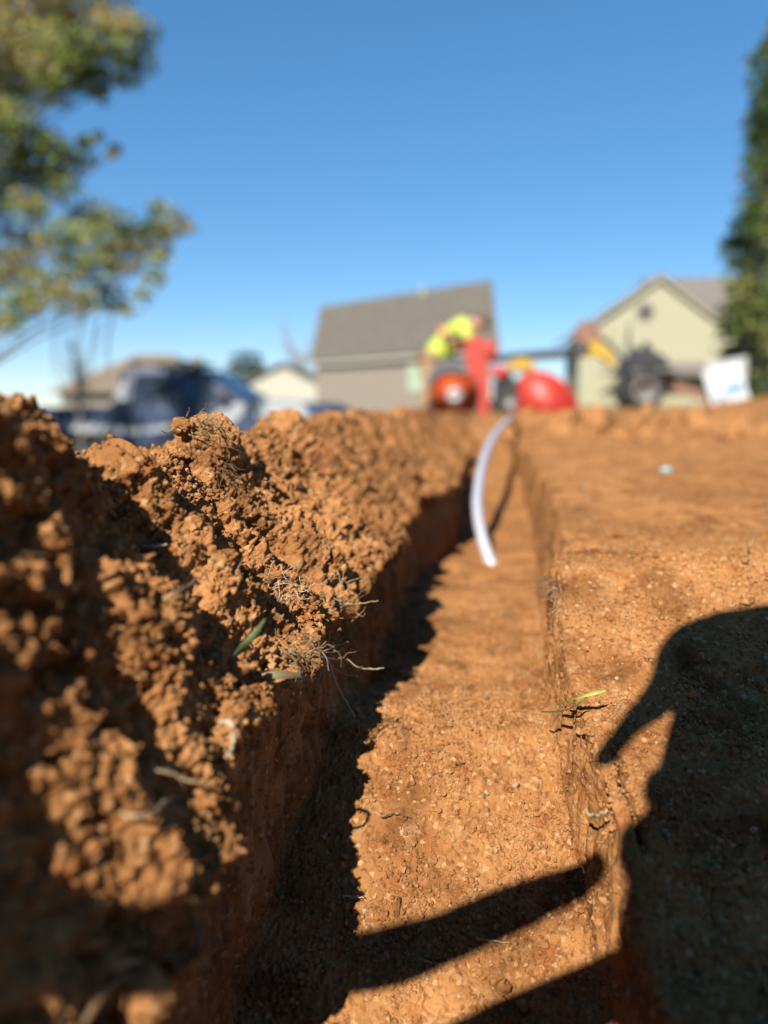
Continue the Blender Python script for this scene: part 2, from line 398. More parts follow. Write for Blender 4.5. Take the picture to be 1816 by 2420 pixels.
# ------------------------------------------------------------------ figures: grown from a skeleton
def grow(name, J, E_, m, parent=None, root=None, sub=2):
    """J: {joint: ((x,y,z), radius or (rx,ry))}, E_: chains of joint names"""
    names = list(J); ix = {k: i for i, k in enumerate(names)}
    ed = []
    for ch in E_:
        ed += [(ix[a], ix[b]) for a, b in zip(ch, ch[1:])]
    me = bpy.data.meshes.new(name); me.from_pydata([J[k][0] for k in names], ed, [])
    o = bpy.data.objects.new(name, me); col.objects.link(o)
    if parent: o.parent = parent
    o.modifiers.new('skin', 'SKIN').use_smooth_shade = True
    if not me.skin_vertices:
        bpy.context.view_layer.objects.active = o
    sv = me.skin_vertices[0].data
    for k, i in ix.items():
        r = J[k][1]; sv[i].radius = r if isinstance(r, tuple) else (r, r)
        sv[i].use_root = (k == (root or names[0]))
    s = o.modifiers.new('sub', 'SUBSURF'); s.levels = sub; s.render_levels = sub
    dg = bpy.context.evaluated_depsgraph_get()
    em = bpy.data.meshes.new_from_object(o.evaluated_get(dg)); o.modifiers.clear()
    o.data = em; em.name = name; em.materials.clear(); em.materials.append(m)
    em.polygons.foreach_set('use_smooth', [True]*len(em.polygons))
    return o

# ------------------------------------------------------------------ houses
def siding(name, c, rows=7.0):
    m = bpy.data.materials.new(name); m.use_nodes = True; n = m.node_tree; b = n.nodes['Principled BSDF']
    b.inputs['Roughness'].default_value = .6; b.inputs['Base Color'].default_value = (*[q*.76 for q in c], 1)
    tc = n.nodes.new('ShaderNodeTexCoord'); wv = n.nodes.new('ShaderNodeTexWave'); wv.bands_direction = 'Z'; wv.wave_profile = 'SAW'
    wv.inputs['Scale'].default_value = rows/3.14; wv.inputs['Distortion'].default_value = 0
    n.links.new(tc.outputs['Object'], wv.inputs['Vector'])
    bp = n.nodes.new('ShaderNodeBump'); bp.inputs['Strength'].default_value = .6; bp.inputs['Distance'].default_value = .02
    n.links.new(wv.outputs['Fac'], bp.inputs['Height']); n.links.new(bp.outputs[0], b.inputs['Normal'])
    return m
CREAM = siding('cream_siding', (.345,.33,.225)); BEIGE = siding('beige_siding', (.26,.22,.18)); WHITEW = siding('white_siding', (.42,.41,.34))
TANW = siding('tan_siding', (.27,.23,.19))
SHING = mat('grey_shingles', (.125,.112,.088), .9, noise=.35, nscale=3, bump=.4, bscale=8)
SHINGW = mat('warm_grey_shingles', (.17,.15,.13), .9, noise=.3, nscale=3, bump=.4, bscale=8)
SHINGB = mat('tan_shingles', (.20,.155,.11), .9, noise=.3, nscale=3, bump=.4, bscale=8)
BRICK = mat('brown_brick', (.26,.15,.095), .85, noise=.4, nscale=9)
TRIM = mat('trim_white', (.40,.385,.33), .5)
DARKV = mat('vent_grey', (.10,.09,.085), .6)
GLASS = mat('window_glass', (.02,.03,.05), .08, spec=.6)
def poly_solid(bm, pts, thick):
    """a flat polygon (3-D points) given a thickness vector"""
    A = [bm.verts.new(p) for p in pts]; B = [bm.verts.new(Vector(p)+Vector(thick)) for p in pts]
    n = len(pts); fs = [bm.faces.new(A), bm.faces.new(B[::-1])]
    for i in range(n): fs.append(bm.faces.new((A[i], B[i], B[(i+1)%n], A[(i+1)%n])))
    bmesh.ops.recalc_face_normals(bm, faces=fs)

# middle house: eave side towards us, its right end nearer
A0, B0, D0 = Vector((-7.7,40.4,0)), Vector((1.15,32.4,0)), Vector((-.35,7.2,0))
h = empty('house', (-3.3,36.4,-1), 0, 'beige house with a big plain grey-brown roof, behind the red trencher', 'house')
off = -h.location
def PV(p, z): return Vector((p.x, p.y, z)) + off
bm = bmesh.new()
poly_solid(bm, [PV(A0,-1.4), PV(B0,-1.4), PV(B0,2.5), PV(A0,2.5)], D0)
obj('wall', bm, BEIGE, h)
bm = bmesh.new()
e = (B0-A0).normalized()*.35
for q in (A0, B0):   # gable triangles
    bm = bmesh.new(); poly_solid(bm, [PV(q,2.5), PV(q+D0,2.5), PV(q+D0*.5,5.35)], (B0-A0).normalized()*(.15 if q is A0 else -.15)); obj('gable', bm, BEIGE, h)
bm = bmesh.new()
dn = D0.normalized()*.4
poly_solid(bm, [PV(A0-e-dn,2.42), PV(B0+e-dn,2.42), PV(B0+e+D0*.5,5.62), PV(A0-e+D0*.5,5.62)], (0,0,.16))
poly_solid(bm, [PV(A0-e+dn+D0,2.42), PV(B0+e+dn+D0,2.42), PV(B0+e+D0*.5,5.60), PV(A0-e+D0*.5,5.60)], (0,0,.16))
rf = obj('roof', bm, SHING, h)
bm = bmesh.new(); poly_solid(bm, [PV(A0-e-dn*1.05,2.26), PV(B0+e-dn*1.05,2.26), PV(B0+e-dn*1.05,2.41), PV(A0-e-dn*1.05,2.41)], (0,-.03,0))
obj('gutter', bm, TRIM, rf)
bm = bmesh.new(); tube(bm, [PV(A0+(B0-A0)*.66+D0*.46, 5.2), PV(A0+(B0-A0)*.66+D0*.46, 5.95)], .09); obj('vent_pipe', bm, TRIM, rf)
wd = (B0-A0).normalized(); wn = Vector((wd.y, -wd.x, 0))
def wall_window(parent, base, t, z0, z1, wid, name='window', frame=TRIM):
    c = base + wd*t
    bm = bmesh.new(); a = c - wd*wid/2; b = c + wd*wid/2
    for (p, q, za, zb) in ((a-wd*.08, a, z0-.08, z1+.08), (b, b+wd*.08, z0-.08, z1+.08), (a, b, z1, z1+.08), (a, b, z0-.08, z0), (a, b, (z0+z1)/2-.02, (z0+z1)/2+.02), (c-wd*.02, c+wd*.02, z0, z1)):
        poly_solid(bm, [PV(p,za), PV(q,za), PV(q,zb), PV(p,zb)], wn*.06)
    f = obj(name, bm, frame, parent)
    bm = bmesh.new(); poly_solid(bm, [PV(a,z0), PV(b,z0), PV(b,z1), PV(a,z1)], wn*.02); obj('pane', bm, PALEGREEN, f)
PALEGREEN = mat('pale_green_blind', (.33,.46,.33), .4)
wall_window(h, A0, 7.6, .9, 2.05, .95)

# right house: front gable with the main roof running off to the right
h2 = empty('house', (9,38,-1), 0, 'cream house with a front gable and a brick base, beside the tall hedge trees', 'house')
off = -h2.location
bm = bmesh.new()
prism(bm, [(5.5-9,.9+.3), (12.75-9,.9+.3), (12.75-9,3.35+1), (9.05-9,6.0+1), (5.5-9,3.45+1)], 'y', 0, 5)
prism(bm, [(12.75-9+.002,.9+.3), (14.3-9,.9+.3), (14.3-9,3.3+1), (12.75-9+.002,3.3+1)], 'y', .6, 7)
obj('wall', bm, CREAM, h2)
bm = bmesh.new(); prism(bm, [(5.42-9,-1.0), (14.35-9,-1.0), (14.35-9,1.2), (5.42-9,1.2)], 'y', -.08, 7); obj('brick_base', bm, BRICK, h2)
bm = bmesh.new()
def rp(x, y, z): return Vector((x-9, y-38, z+1))
poly_solid(bm, [rp(4.95,37.8,3.35), rp(9.05,37.8,6.15), rp(9.05,43,6.15), rp(4.95,43,3.35)], (0,0,.17))
poly_solid(bm, [rp(9.05,37.8,6.15), rp(12.95,37.8,3.25), rp(12.95,40.5,3.25), rp(9.05,42,6.15)], (0,0,.17))
poly_solid(bm, [rp(9.05,41.8,6.50), rp(14.4,41.8,6.50), rp(14.4,38.1,3.15), rp(12.4,38.1,3.15), rp(9.05,41.2,6.1)], (0,0,.17))
poly_solid(bm, [rp(9.05,41.8,6.48), rp(14.4,41.8,6.48), rp(14.4,45.5,3.15), rp(9.05,45.5,3.15)], (0,0,.17))
rf = obj('roof', bm, SHINGW, h2)
bm = bmesh.new()
poly_solid(bm, [rp(6.2,36.9,1.55), rp(14.4,36.9,1.55), rp(14.4,37.99,2.1), rp(9.6,37.99,2.1)], (0,0,.1)); obj('porch_roof', bm, SHINGW, rf)
bm = bmesh.new()
for a, b in (((4.95,3.2),(9.05,6.0)), ((9.05,6.0),(12.95,3.1))):
    poly_solid(bm, [rp(a[0],37.76,a[1]), rp(b[0],37.76,b[1]), rp(b[0],37.76,b[1]+.16), rp(a[0],37.76,a[1]+.16)], (0,-.04,0))
obj('rake_board', bm, mat('rake_tan', (.30,.27,.20), .6), rf)
bm = bmesh.new(); box(bm, (8.45-9, -.04, 4.55+1), (.55,.08,.75), bevel=.02); vt = obj('gable_vent', bm, DARKV, h2)
bm = bmesh.new(); box(bm, (8.45-9, -.06, 4.55+1), (.80,.04,.18)); obj('vent_louvre', bm, DARKV, vt)
bm = bmesh.new(); box(bm, (6.95-9, -.06, 3.0), (.28,.12,3.6)); obj('downpipe', bm, mat('pipe_olive', (.30,.28,.17), .6), h2)
bm = bmesh.new(); prism(bm, [(12.7-9,1.2),(12.95-9,1.2),(12.95-9,4.3),(12.7-9,4.4)], 'y', -.1, -.005); obj('corner_board', bm, TRIM, h2)

# far left house with a hipped tan roof, and a white gable
h3 = empty('house', (-19.8,46,-1.5), 0, 'tan hip-roofed house behind the blue pickup truck', 'house')
bm = bmesh.new(); box(bm, (0,2,1.2), (8.4,7,2.6)); obj('wall', bm, TANW, h3)
bm = bmesh.new(); v = [bm.verts.new(p) for p in ((-4.9,-2.1,2.45),(4.6,-2.1,2.45),(4.6,6,2.45),(-4.9,6,2.45),(-.9,2,4.95),(1.5,2,4.95))]
for f in ((0,1,5,4),(1,2,5),(2,3,4,5),(3,0,4),(0,3,2,1)): bm.faces.new([v[i] for i in f])
rf = obj('roof', bm, SHINGB, h3)
bm = bmesh.new(); box(bm, (2.9,2.4,4.3), (.6,.6,.9)); obj('chimney', bm, TANW, rf)
bm = bmesh.new(); prism(bm, [(2.6,2.4),(4.7,2.4),(3.7,3.4)], 'y', -2.5, 0); obj('gable', bm, WHITEW, h3)
h4 = empty('house', (-11.6,50,-1.5), 0, 'small white gabled house between the truck and the beige house', 'house')
bm = bmesh.new(); prism(bm, [(-2.4,-.5),(2.6,-.5),(2.6,3.0),(-.1,4.35),(-2.4,3.4)], 'y', 0, 5); obj('wall', bm, WHITEW, h4)
bm = bmesh.new(); poly_solid(bm, [(-.1,-.3,4.38),(3.1,-.3,2.75),(3.1,5,2.75),(-.1,5,4.38)], (0,0,.15)); poly_solid(bm, [(-.1,-.3,4.38),(-2.9,-.3,3.1),(-2.9,5,3.1),(-.1,5,4.38)], (0,0,.15)); obj('roof', bm, SHING, h4)

# ------------------------------------------------------------------ pickup truck
BLUE = mat('truck_blue', (.026,.045,.095), .5, metal=.0, spec=.35); WHT = mat('reflection_white', (.34,.36,.39), .35); BLK = mat('black_rubber', (.018,.018,.018), .7)
CHR = mat('bright_metal', (.6,.6,.6), .25, metal=.9); LAMPW = mat('lamp_clear', (.7,.7,.68), .1); LAMPR = mat('lamp_red', (.5,.02,.02), .2)
t = empty('pickup_truck', (-5.05,14.6,-1.02), R(-3), 'dark blue crew-cab pickup with white sky reflections painted on, parked behind the dirt ridge', 'truck')
bm = bmesh.new()
prof = [(-2.85,.50),(-2.85,1.12),(-1.35,1.14),(-1.35,1.20),(1.02,1.22),(1.25,1.26),(2.55,1.20),(2.80,1.08),(2.86,.62),(2.80,.42)]
arch = lambda cx: [(cx+.46*math.cos(a), .38+.46*math.sin(a)) for a in np.linspace(0, math.pi, 9)]
poly = prof + arch(1.85) + arch(-1.75)
prism(bm, poly, 'y', -.98, .98); obj('body', bm, BLUE, t)
bm = bmesh.new()
lo_ = [(-1.38,1.19),(1.15,1.19)]; hi = [(-1.22,1.84),(.28,1.84)]
vs = [bm.verts.new(p) for p in ((-1.38,-.93,1.19),(1.15,-.93,1.19),(1.15,.93,1.19),(-1.38,.93,1.19),(-1.24,-.76,1.84),(.25,-.76,1.84),(.25,.76,1.84),(-1.24,.76,1.84))]
for f in ((0,1,5,4),(1,2,6,5),(2,3,7,6),(3,0,4,7),(4,5,6,7),(3,2,1,0)): bm.faces.new([vs[i] for i in f])
bmesh.ops.bevel(bm, geom=bm.edges[:], offset=.05, segments=2, affect='EDGES'); obj('cab', bm, BLUE, t)
def side_panel(x0, x1, x2, x3, z0, z1, s):
    """glass laid on the leaning cab side (z from 1.19 to 1.84, y from .93 to .76)"""
    yy = lambda z: s*(.93 - (z-1.19)/.65*.17 + .004)
    bm = bmesh.new(); poly_solid(bm, [(x0,yy(z0),z0),(x1,yy(z0),z0),(x2,yy(z1),z1),(x3,yy(z1),z1)], (0,s*.008,0)); return bm
for s in (-1, 1):
    obj('side_window', side_panel(-.98,-.18,-.18,-.93,1.27,1.73,s), GLASS, t)
    obj('side_window', side_panel(-.10,.86,.28,-.10,1.27,1.73,s), GLASS, t)
bm = bmesh.new(); poly_solid(bm, [(1.10,-.78,1.27),(1.10,.78,1.27),(.36,.68,1.77),(.36,-.68,1.77)], (.02,0,.02)); obj('windshield', bm, GLASS, t)
bm = bmesh.new(); poly_solid(bm, [(-1.37,-.7,1.3),(-1.37,.7,1.3),(-1.29,.62,1.72),(-1.29,-.62,1.72)], (-.015,0,0)); obj('rear_window', bm, GLASS, t)
def wheel(parent, c, r, wd_, tyre=BLK, rim=CHR, name='wheel', hubr=.6):
    e_ = bmesh.new(); y0 = wd_/2
    lathe(e_, [(r*.55,-y0),(r*.93,-y0),(r,-y0*.6),(r,y0*.6),(r*.93,y0),(r*.55,y0)], c, 'y', 28, True)
    wo_ = obj(name, e_, tyre, parent, True)
    e_ = bmesh.new(); lathe(e_, [(r*.56,-y0*.9),(r*.50,-y0*.95),(r*.45,-y0*.5),(r*.15,-y0*.6),(r*.14,-y0*.85),(.001,-y0*.85),(.001,y0*.8),(r*.56,y0*.8)], c, 'y', 28)
    obj('rim', e_, rim, wo_, True); return wo_
for x in (1.85, -1.75):
    for s in (-1, 1): wheel(t, (x, s*.86, .38), .38, .25)
for s in (-1, 1):
    bm = bmesh.new(); box(bm, (2.74, s*.78, .88), (.16,.30,.18), bevel=.03); obj('headlight', bm, LAMPW, t)
    bm = bmesh.new(); box(bm, (-2.85, s*.86, .93), (.06,.16,.34), bevel=.02); obj('tail_light', bm, LAMPR, t)
    bm = bmesh.new(); box(bm, (.88, s*1.08, 1.30), (.12,.22,.18), bevel=.03); obj('mirror', bm, BLK, t)
    bm = bmesh.new(); box(bm, (-.05, s*1.0, .40), (2.2,.12,.06), bevel=.02); obj('side_step', bm, BLK, t)
    for x in (-.30, .62):
        bm = bmesh.new(); box(bm, (x, s*.995, 1.08), (.18,.03,.035)); obj('door_handle', bm, CHR, t)
bm = bmesh.new(); box(bm, (2.86,0,.50), (.14,1.9,.22), bevel=.04); obj('front_bumper', bm, CHR, t)
bm = bmesh.new(); box(bm, (-2.93,0,.55), (.14,1.9,.2), bevel=.04); obj('rear_bumper', bm, CHR, t)
bm = bmesh.new(); box(bm, (2.86,0,.86), (.05,1.2,.22), bevel=.02); obj('grille', bm, BLK, t)
bm = bmesh.new()   # sky reflections painted as white panels on flanks, bonnet and cab pillars
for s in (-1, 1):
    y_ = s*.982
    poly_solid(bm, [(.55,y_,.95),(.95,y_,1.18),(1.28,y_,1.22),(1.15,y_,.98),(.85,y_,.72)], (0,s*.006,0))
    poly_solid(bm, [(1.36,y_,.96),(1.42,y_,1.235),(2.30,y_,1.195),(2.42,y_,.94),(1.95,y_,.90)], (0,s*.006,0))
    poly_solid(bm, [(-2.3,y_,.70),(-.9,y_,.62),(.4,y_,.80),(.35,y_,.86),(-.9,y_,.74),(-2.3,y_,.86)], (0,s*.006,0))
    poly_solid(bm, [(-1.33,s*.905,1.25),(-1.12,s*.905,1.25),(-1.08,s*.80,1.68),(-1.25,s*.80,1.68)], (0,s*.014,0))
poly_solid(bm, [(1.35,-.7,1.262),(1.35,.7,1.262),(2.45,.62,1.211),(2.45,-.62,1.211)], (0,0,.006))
obj('painted_reflection', bm, WHT, t)
bm = bmesh.new(); tube(bm, [(-1.15,-.62,1.93),(.1,-.62,1.93)], .025); tube(bm, [(-1.15,.62,1.93),(.1,.62,1.93)], .025)
for x in (-1.0,-.05):
    tube(bm, [(x,-.75,1.955),(x,.75,1.955)], .03)
    for s in (-.62,.62): tube(bm, [(x,s,1.82),(x,s,1.95)], .02)
obj('roof_rack', bm, BLK, t)

# ------------------------------------------------------------------ trees
def leafmat(name, cols, transl=.35):
    m = bpy.data.materials.new(name); m.use_nodes = True; n = m.node_tree; n.nodes.clear(); L = n.links.new
    o = n.nodes.new('ShaderNodeOutputMaterial'); mx = n.nodes.new('ShaderNodeMixShader'); df = n.nodes.new('ShaderNodeBsdfDiffuse'); tr = n.nodes.new('ShaderNodeBsdfTranslucent')
    at = n.nodes.new('ShaderNodeAttribute'); at.attribute_name = 'tone'
    r = n.nodes.new('ShaderNodeValToRGB'); e = r.color_ramp.elements
    while len(e) < len(cols): e.new(.5)
    for k, (p, c) in enumerate(cols): e[k].position = p; e[k].color = (*[q*.8 for q in c], 1)
    L(at.outputs['Fac'], r.inputs[0]); L(r.outputs[0], df.inputs[0]); L(r.outputs[0], tr.inputs[0])
    mx.inputs[0].default_value = transl; L(df.outputs[0], mx.inputs[1]); L(tr.outputs[0], mx.inputs[2]); L(mx.outputs[0], o.inputs[0])
    return m
def leaves(name, clumps, dens, size, m, parent, shell=.0, tonefn=None, maxn=60000):
    C_ = []
    for (x, y_, z, r) in clumps:
        k = int(dens*r*r)+6
        dv = rng.normal(size=(k,3)); dv /= np.linalg.norm(dv, axis=1, keepdims=True)
        rad = r*(shell + (1-shell)*rng.random(k)**.5)
        # the leaves of a clump gather on little sprays
        p = np.array([x,y_,z]) + dv*rad[:,None]*np.array([1.15,1.15,.85])
        g = np.round(p/(size*3.2))*(size*3.2); p = g + (p-g)*.8
        C_.append(p)
    C_ = np.concatenate(C_); n = len(C_)
    M = rand_rot(n); sz = size*rng.uniform(.6, 1.3, n)
    q = np.array([[-.5,0,0],[0,-.32,.05],[.55,0,0],[0,.32,.05]])
    V = np.einsum('nij,kj->nki', M, q)*sz[:,None,None] + C_[:,None,:]
    F = np.arange(n*4).reshape(n,4)
    me_ = np_mesh(name, V.reshape(-1,3), F, False)
    tone = np.clip(.5 + .9*vnoise(C_/(size*9), 301) + .25*rng.normal(size=n), 0, 1)
    a = me_.attributes.new('tone', 'FLOAT', 'POINT'); a.data.foreach_set('value', np.repeat(tone,4).astype(np.float32))
    return link(name, me_, m, parent)
BARK = mat('bark', (.13,.10,.075), .9, noise=.4, nscale=12, bump=.5, bscale=30)
CL = [(-5.94, 10.68, 5.32, 0.51), (-5.66, 11.29, 5.53, 0.48), (-4.89, 10.94, 5.28, 0.33), (-4.69, 11.41, 5.42, 0.27), (-6.55, 11.45, 5.14, 0.48), (-5.33, 10.33, 4.68, 0.44), (-4.71, 10.23, 4.67, 0.31), (-4.97, 11.87, 5.25, 0.29), (-5.21, 10.72, 4.6, 0.29), (-4.97, 10.67, 4.34, 0.14), (-6.92, 12.19, 5.06, 0.44), (-5.84, 11.14, 4.61, 0.27), (-5.12, 11.87, 5.03, 0.21), (-6.58, 11.15, 4.14, 0.4), (-6.51, 11.48, 3.86, 0.35), (-5.61, 10.5, 3.65, 0.19), (-6.23, 11.47, 3.65, 0.35), (-6.02, 11.94, 3.92, 0.29), (-5.44, 11.25, 3.92, 0.1), (-5.48, 11.68, 4.12, 0.1), (-5.17, 11.54, 3.91, 0.1), (-5.07, 10.33, 3.64, 0.07), (-6.9, 11.72, 3.48, 0.42), (-5.98, 11.38, 3.36, 0.27), (-4.91, 10.8, 3.57, 0.08), (-5.86, 10.26, 2.76, 0.25), (-5.77, 11.93, 3.02, 0.32), (-5.76, 11.15, 2.52, 0.4), (-5.2, 11.64, 2.74, 0.35), (-4.9, 11.96, 2.66, 0.32), (-4.46, 11.63, 2.86, 0.27), (-4.33, 12.04, 2.88, 0.13), (-4.38, 10.99, 2.2, 0.17), (-5.36, 11.8, 2.37, 0.36), (-5.54, 11.09, 2.11, 0.33), (-6.93, 12.07, 2.73, 0.29), (-7.12, 11.96, 2.36, 0.36), (-4.21, 10.39, 1.84, 0.16), (-4.39, 10.47, 1.61, 0.13), (-5.87, 10.63, 1.78, 0.38), (-5.7, 12.13, 1.86, 0.31), (-4.86, 11.07, 1.51, 0.13), (-6.79, 11.45, 1.65, 0.31), (-5.49, 10.8, 1.61, 0.26), (-6.81, 11.21, 1.34, 0.19), (-4.34, 10.97, 2.89, 0.13), (-6.89, 10.9, 5.35, 0.59), (-7.32, 11.37, 4.7, 0.62), (-7.31, 11.37, 3.85, 0.62), (-7.95, 12.01, 3.23, 0.65), (-7.57, 11.56, 2.23, 0.56), (-7.87, 12.06, 1.59, 0.36), (-8.61, 11.91, 5.62, 0.72), (-9.08, 12.18, 4.37, 0.81), (-8.58, 11.54, 2.79, 0.7), (-5.81, 10.53, 5.93, 0.63), (-5.58, 11.92, 6.52, 0.57), (-7.88, 12.13, 7.01, 0.8)]
tr = empty('deciduous_tree', (-7.9,11.6,-.75), 0, 'large spreading tree with olive and rusty leaves above the parked truck', 'tree')
rel = lambda p: (p[0]+7.9, p[1]-11.6, p[2]+.75)
LM = leafmat('autumn_leaves', [(.0,(.05,.065,.02)),(.3,(.14,.165,.045)),(.6,(.27,.34,.09)),(.96,(.42,.45,.18)),(1,(.42,.30,.11))], .4)
leaves('crown', [(*rel(c[:3]), c[3]*1.12) for c in CL], 3200, .085, LM, tr)
bm = bmesh.new()
tube(bm, [(0,0,0),(.05,.02,.9),(-.05,.0,2.0),(-.3,.1,3.4),(-.5,.0,5.0),(-.6,0,6.6)], [.20,.16,.14,.11,.08,.04], 10)
obj('trunk', bm, BARK, tr, True)
bm = bmesh.new()
for c in CL[::2]:
    p = Vector(rel(c[:3])); z0 = min(max(p.z-1.2-.25*abs(p.x), 1.2), 5.5); s_ = Vector((-.1*z0/1.5, 0, z0))
    mid = (s_+p)/2 + Vector((0,0,.12))
    tube(bm, [s_, mid, p], [.03,.016,.005], 6)
for k in range(9):
    a = rng.uniform(-.9,.9); p = Vector((1.9+.25*k*.3+a*.4, rng.uniform(-.6,.6), 2.1+rng.uniform(0,.3))); tube(bm, [p, p+Vector((-.12,0,-.5)), p+Vector((-.1+rng.uniform(-.1,.1),0,-.95-rng.uniform(0,.5)))], [.012,.009,.004], 5)
obj('branches', bm, BARK, tr, True)

EVL = leafmat('evergreen_leaves', [(0,(.02,.035,.012)),(.5,(.075,.12,.032)),(.8,(.15,.20,.055)),(1,(.22,.22,.08))], .3)
def arbor(name, base, hgt, rad, label, seed, top=.35):
    e_ = empty(name, base, 0, label, 'tree', 'clipped evergreen trees at the right')
    cl_ = []; r_ = random.Random(seed)
    nz = int(hgt/.18)
    for i in range(nz):
        z = .15 + (hgt-.2)*i/nz; f = i/nz
        rr = rad*min(1, .75+f*2)*(1 if f < .88 else max(top, 1-(f-.88)/.12*(1-top)))
        for k in range(9):
            a = 2*math.pi*(k+r_.random())/9
            cl_.append((rr*.82*math.cos(a), rr*.82*math.sin(a), z+r_.uniform(-.1,.1), .78*r_.uniform(.20,.30)))
    leaves('crown', cl_, 2100, .075, EVL, e_, shell=.35)
    bm = bmesh.new(); tube(bm, [(0,0,-.1),(.02,0,hgt*.5),(0,0,hgt*.9)], [.09,.06,.02], 8); obj('trunk', bm, BARK, e_, True)
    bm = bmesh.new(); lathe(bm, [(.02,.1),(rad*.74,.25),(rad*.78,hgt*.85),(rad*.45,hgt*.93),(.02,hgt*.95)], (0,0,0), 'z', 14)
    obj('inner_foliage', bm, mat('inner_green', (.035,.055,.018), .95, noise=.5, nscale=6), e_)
arbor('evergreen_tree', (3.74,9.0,.0), 2.45, .90, 'shorter dense evergreen tree nearest the white sign', 5, .8)
arbor('evergreen_tree', (4.55,10.9,.0), 5.15, .95, 'tallest dense evergreen tree rising at the right edge of the photo', 8, .6)
st = empty('round_tree', (-16.9,60,-1.5), 0, 'small round green tree on the skyline left of the beige house', 'tree')
leaves('crown', [(0,0,5.0,1.3),(-.8,0,4.4,1.0),(.7,0,4.2,1.0),(1.3,.2,3.4,.8),(-1.4,0,3.5,.8)], 300, .3, leafmat('plain_leaves', [(0,(.03,.045,.015)),(.5,(.07,.085,.03)),(1,(.14,.13,.05))]), st)
bm = bmesh.new(); tube(bm, [(0,0,0),(0,0,4)], [.2,.1]); obj('trunk', bm, BARK, st)
def bare(name, base, hgt, label, seed, spread=.5, m=BARK, group=None, th=1):
    r_ = random.Random(seed); e_ = empty(name, base, 0, label, 'tree', group)
    bm = bmesh.new(); tube(bm, [(0,0,0),(.02,0,hgt*.35),(0,.03,hgt*.75)], [hgt*.022*th,hgt*.016*th,hgt*.008*th], 7); obj('trunk', bm, m, e_)
    bm = bmesh.new()
    for k in range(26):
        z = hgt*r_.uniform(.25,.75); a = r_.uniform(0, 6.28); l = hgt*r_.uniform(.2,.45)*spread*2
        d_ = Vector((math.cos(a)*spread, math.sin(a)*spread, 1)).normalized(); p = Vector((0,0,z)); q = p+d_*l
        tube(bm, [p, q], [hgt*.006*th, hgt*.002*th], 5)
        for j in range(4):
            s_ = p.lerp(q, r_.uniform(.4,1)); a2 = r_.uniform(0,6.28)
            tube(bm, [s_, s_+Vector((math.cos(a2)*.6, math.sin(a2)*.6, .9))*l*.35], [hgt*.003, hgt*.001], 4)
    obj('branches', bm, m, e_)
GREYB = mat('grey_bark', (.20,.17,.15), .9)
bare('bare_tree', (-11.3,54,-1.5), 6.3, 'leafless grey tree rising behind the small white gabled house', 3, .6, GREYB)
bare('bare_tree', (-9.2,52,-1.5), 6.0, 'leafless grey tree touching the left end of the beige house', 4, .55, GREYB)
bare('sapling', (-6.5,12.6,-.95), 2.5, 'thin leafless sapling at far left below the large tree', 6, .3, GREYB, None, .45)

# ------------------------------------------------------------------ trencher
RED = mat('machine_red', (.37,.026,.012), .5, spec=.5); ORG = mat('machine_orange', (.50,.075,.015), .4); DGR = mat('machine_black', (.02,.02,.022), .5); YEL = mat('machine_yellow', (.45,.28,.02), .4)
GRYM = mat('steel_grey', (.36,.34,.33), .45, metal=.4, noise=.3, nscale=20); MUD = mat('muddy_steel', (.28,.14,.09), .8, noise=.5, nscale=25)
tm = empty('trencher', (.35,8.0,-.03), 0, 'red and orange walk-behind trencher at the far end of the ditch', 'trencher')
def mx_(x): return x-.35
def mz(z): return z+.03
def tyre_wheel(c, r, wd_, rimm, hubm, name='wheel', rimr=.78):
    y0 = wd_/2
    e_ = bmesh.new(); lathe(e_, [(r*rimr,-y0*.8),(r*.95,-y0),(r,-y0*.55),(r,y0*.55),(r*.95,y0),(r*rimr,y0*.8)], c, 'y', 32, True); w_ = obj(name, e_, BLK, tm, True)
    e_ = bmesh.new(); lathe(e_, [(r*rimr,-y0*.78),(r*rimr*.9,-y0*.72),(r*.5,-y0*.6),(.001,-y0*.62),(.001,y0*.6),(r*rimr,y0*.76)], c, 'y', 32); obj('rim', e_, rimm, w_, True)
    e_ = bmesh.new(); lathe(e_, [(r*.34,-y0*.60),(r*.33,-y0*1.0),(r*.2,-y0*1.08),(.001,-y0*1.1),(.001,-y0*.5),(r*.34,-y0*.5)], c, 'y', 24); obj('hub', e_, hubm, w_, True)
for s in (-.32, .32):
    tyre_wheel((mx_(-.08), s, mz(.215)), .25, .16, ORG, GRYM, rimr=.93)
    tyre_wheel((mx_(.47), s*.8, mz(.12)), .125, .10, GRYM, GRYM, rimr=.6)
bm = bmesh.new(); prism(bm, [(mx_(.17),mz(.0)),(mx_(.27),mz(.0)),(mx_(.24),mz(.5)),(mx_(.19),mz(.78)),(mx_(.01),mz(.78)),(mx_(.03),mz(.5))][::-1], 'y', -.38, -.18)
bmesh.ops.bevel(bm, geom=bm.edges[:], offset=.015, segments=2, affect='EDGES'); obj('upright_column', bm, RED, tm)
bm = bmesh.new(); box(bm, (mx_(.24), -.05, mz(.66)), (.19,.34,.19), (0,.1,0), .05); obj('red_tank', bm, RED, tm)
bm = bmesh.new(); prism(bm, [(mx_(-.34),mz(.28)),(mx_(-.34),mz(.42)),(mx_(-.24),mz(.56)),(mx_(.00),mz(.58)),(mx_(.01),mz(.42)),(mx_(-.16),mz(.45)),(mx_(-.28),mz(.38))], 'y', -.42, -.22); obj('fender', bm, mat('fender_grey', (.07,.075,.08), .5), tm)
bm = bmesh.new(); prism(bm, [(mx_(.02),mz(.08)),(mx_(1.0),mz(.08)),(mx_(1.0),mz(.18)),(mx_(.02),mz(.18))], 'y', -.2, .2); obj('chassis', bm, DGR, tm)
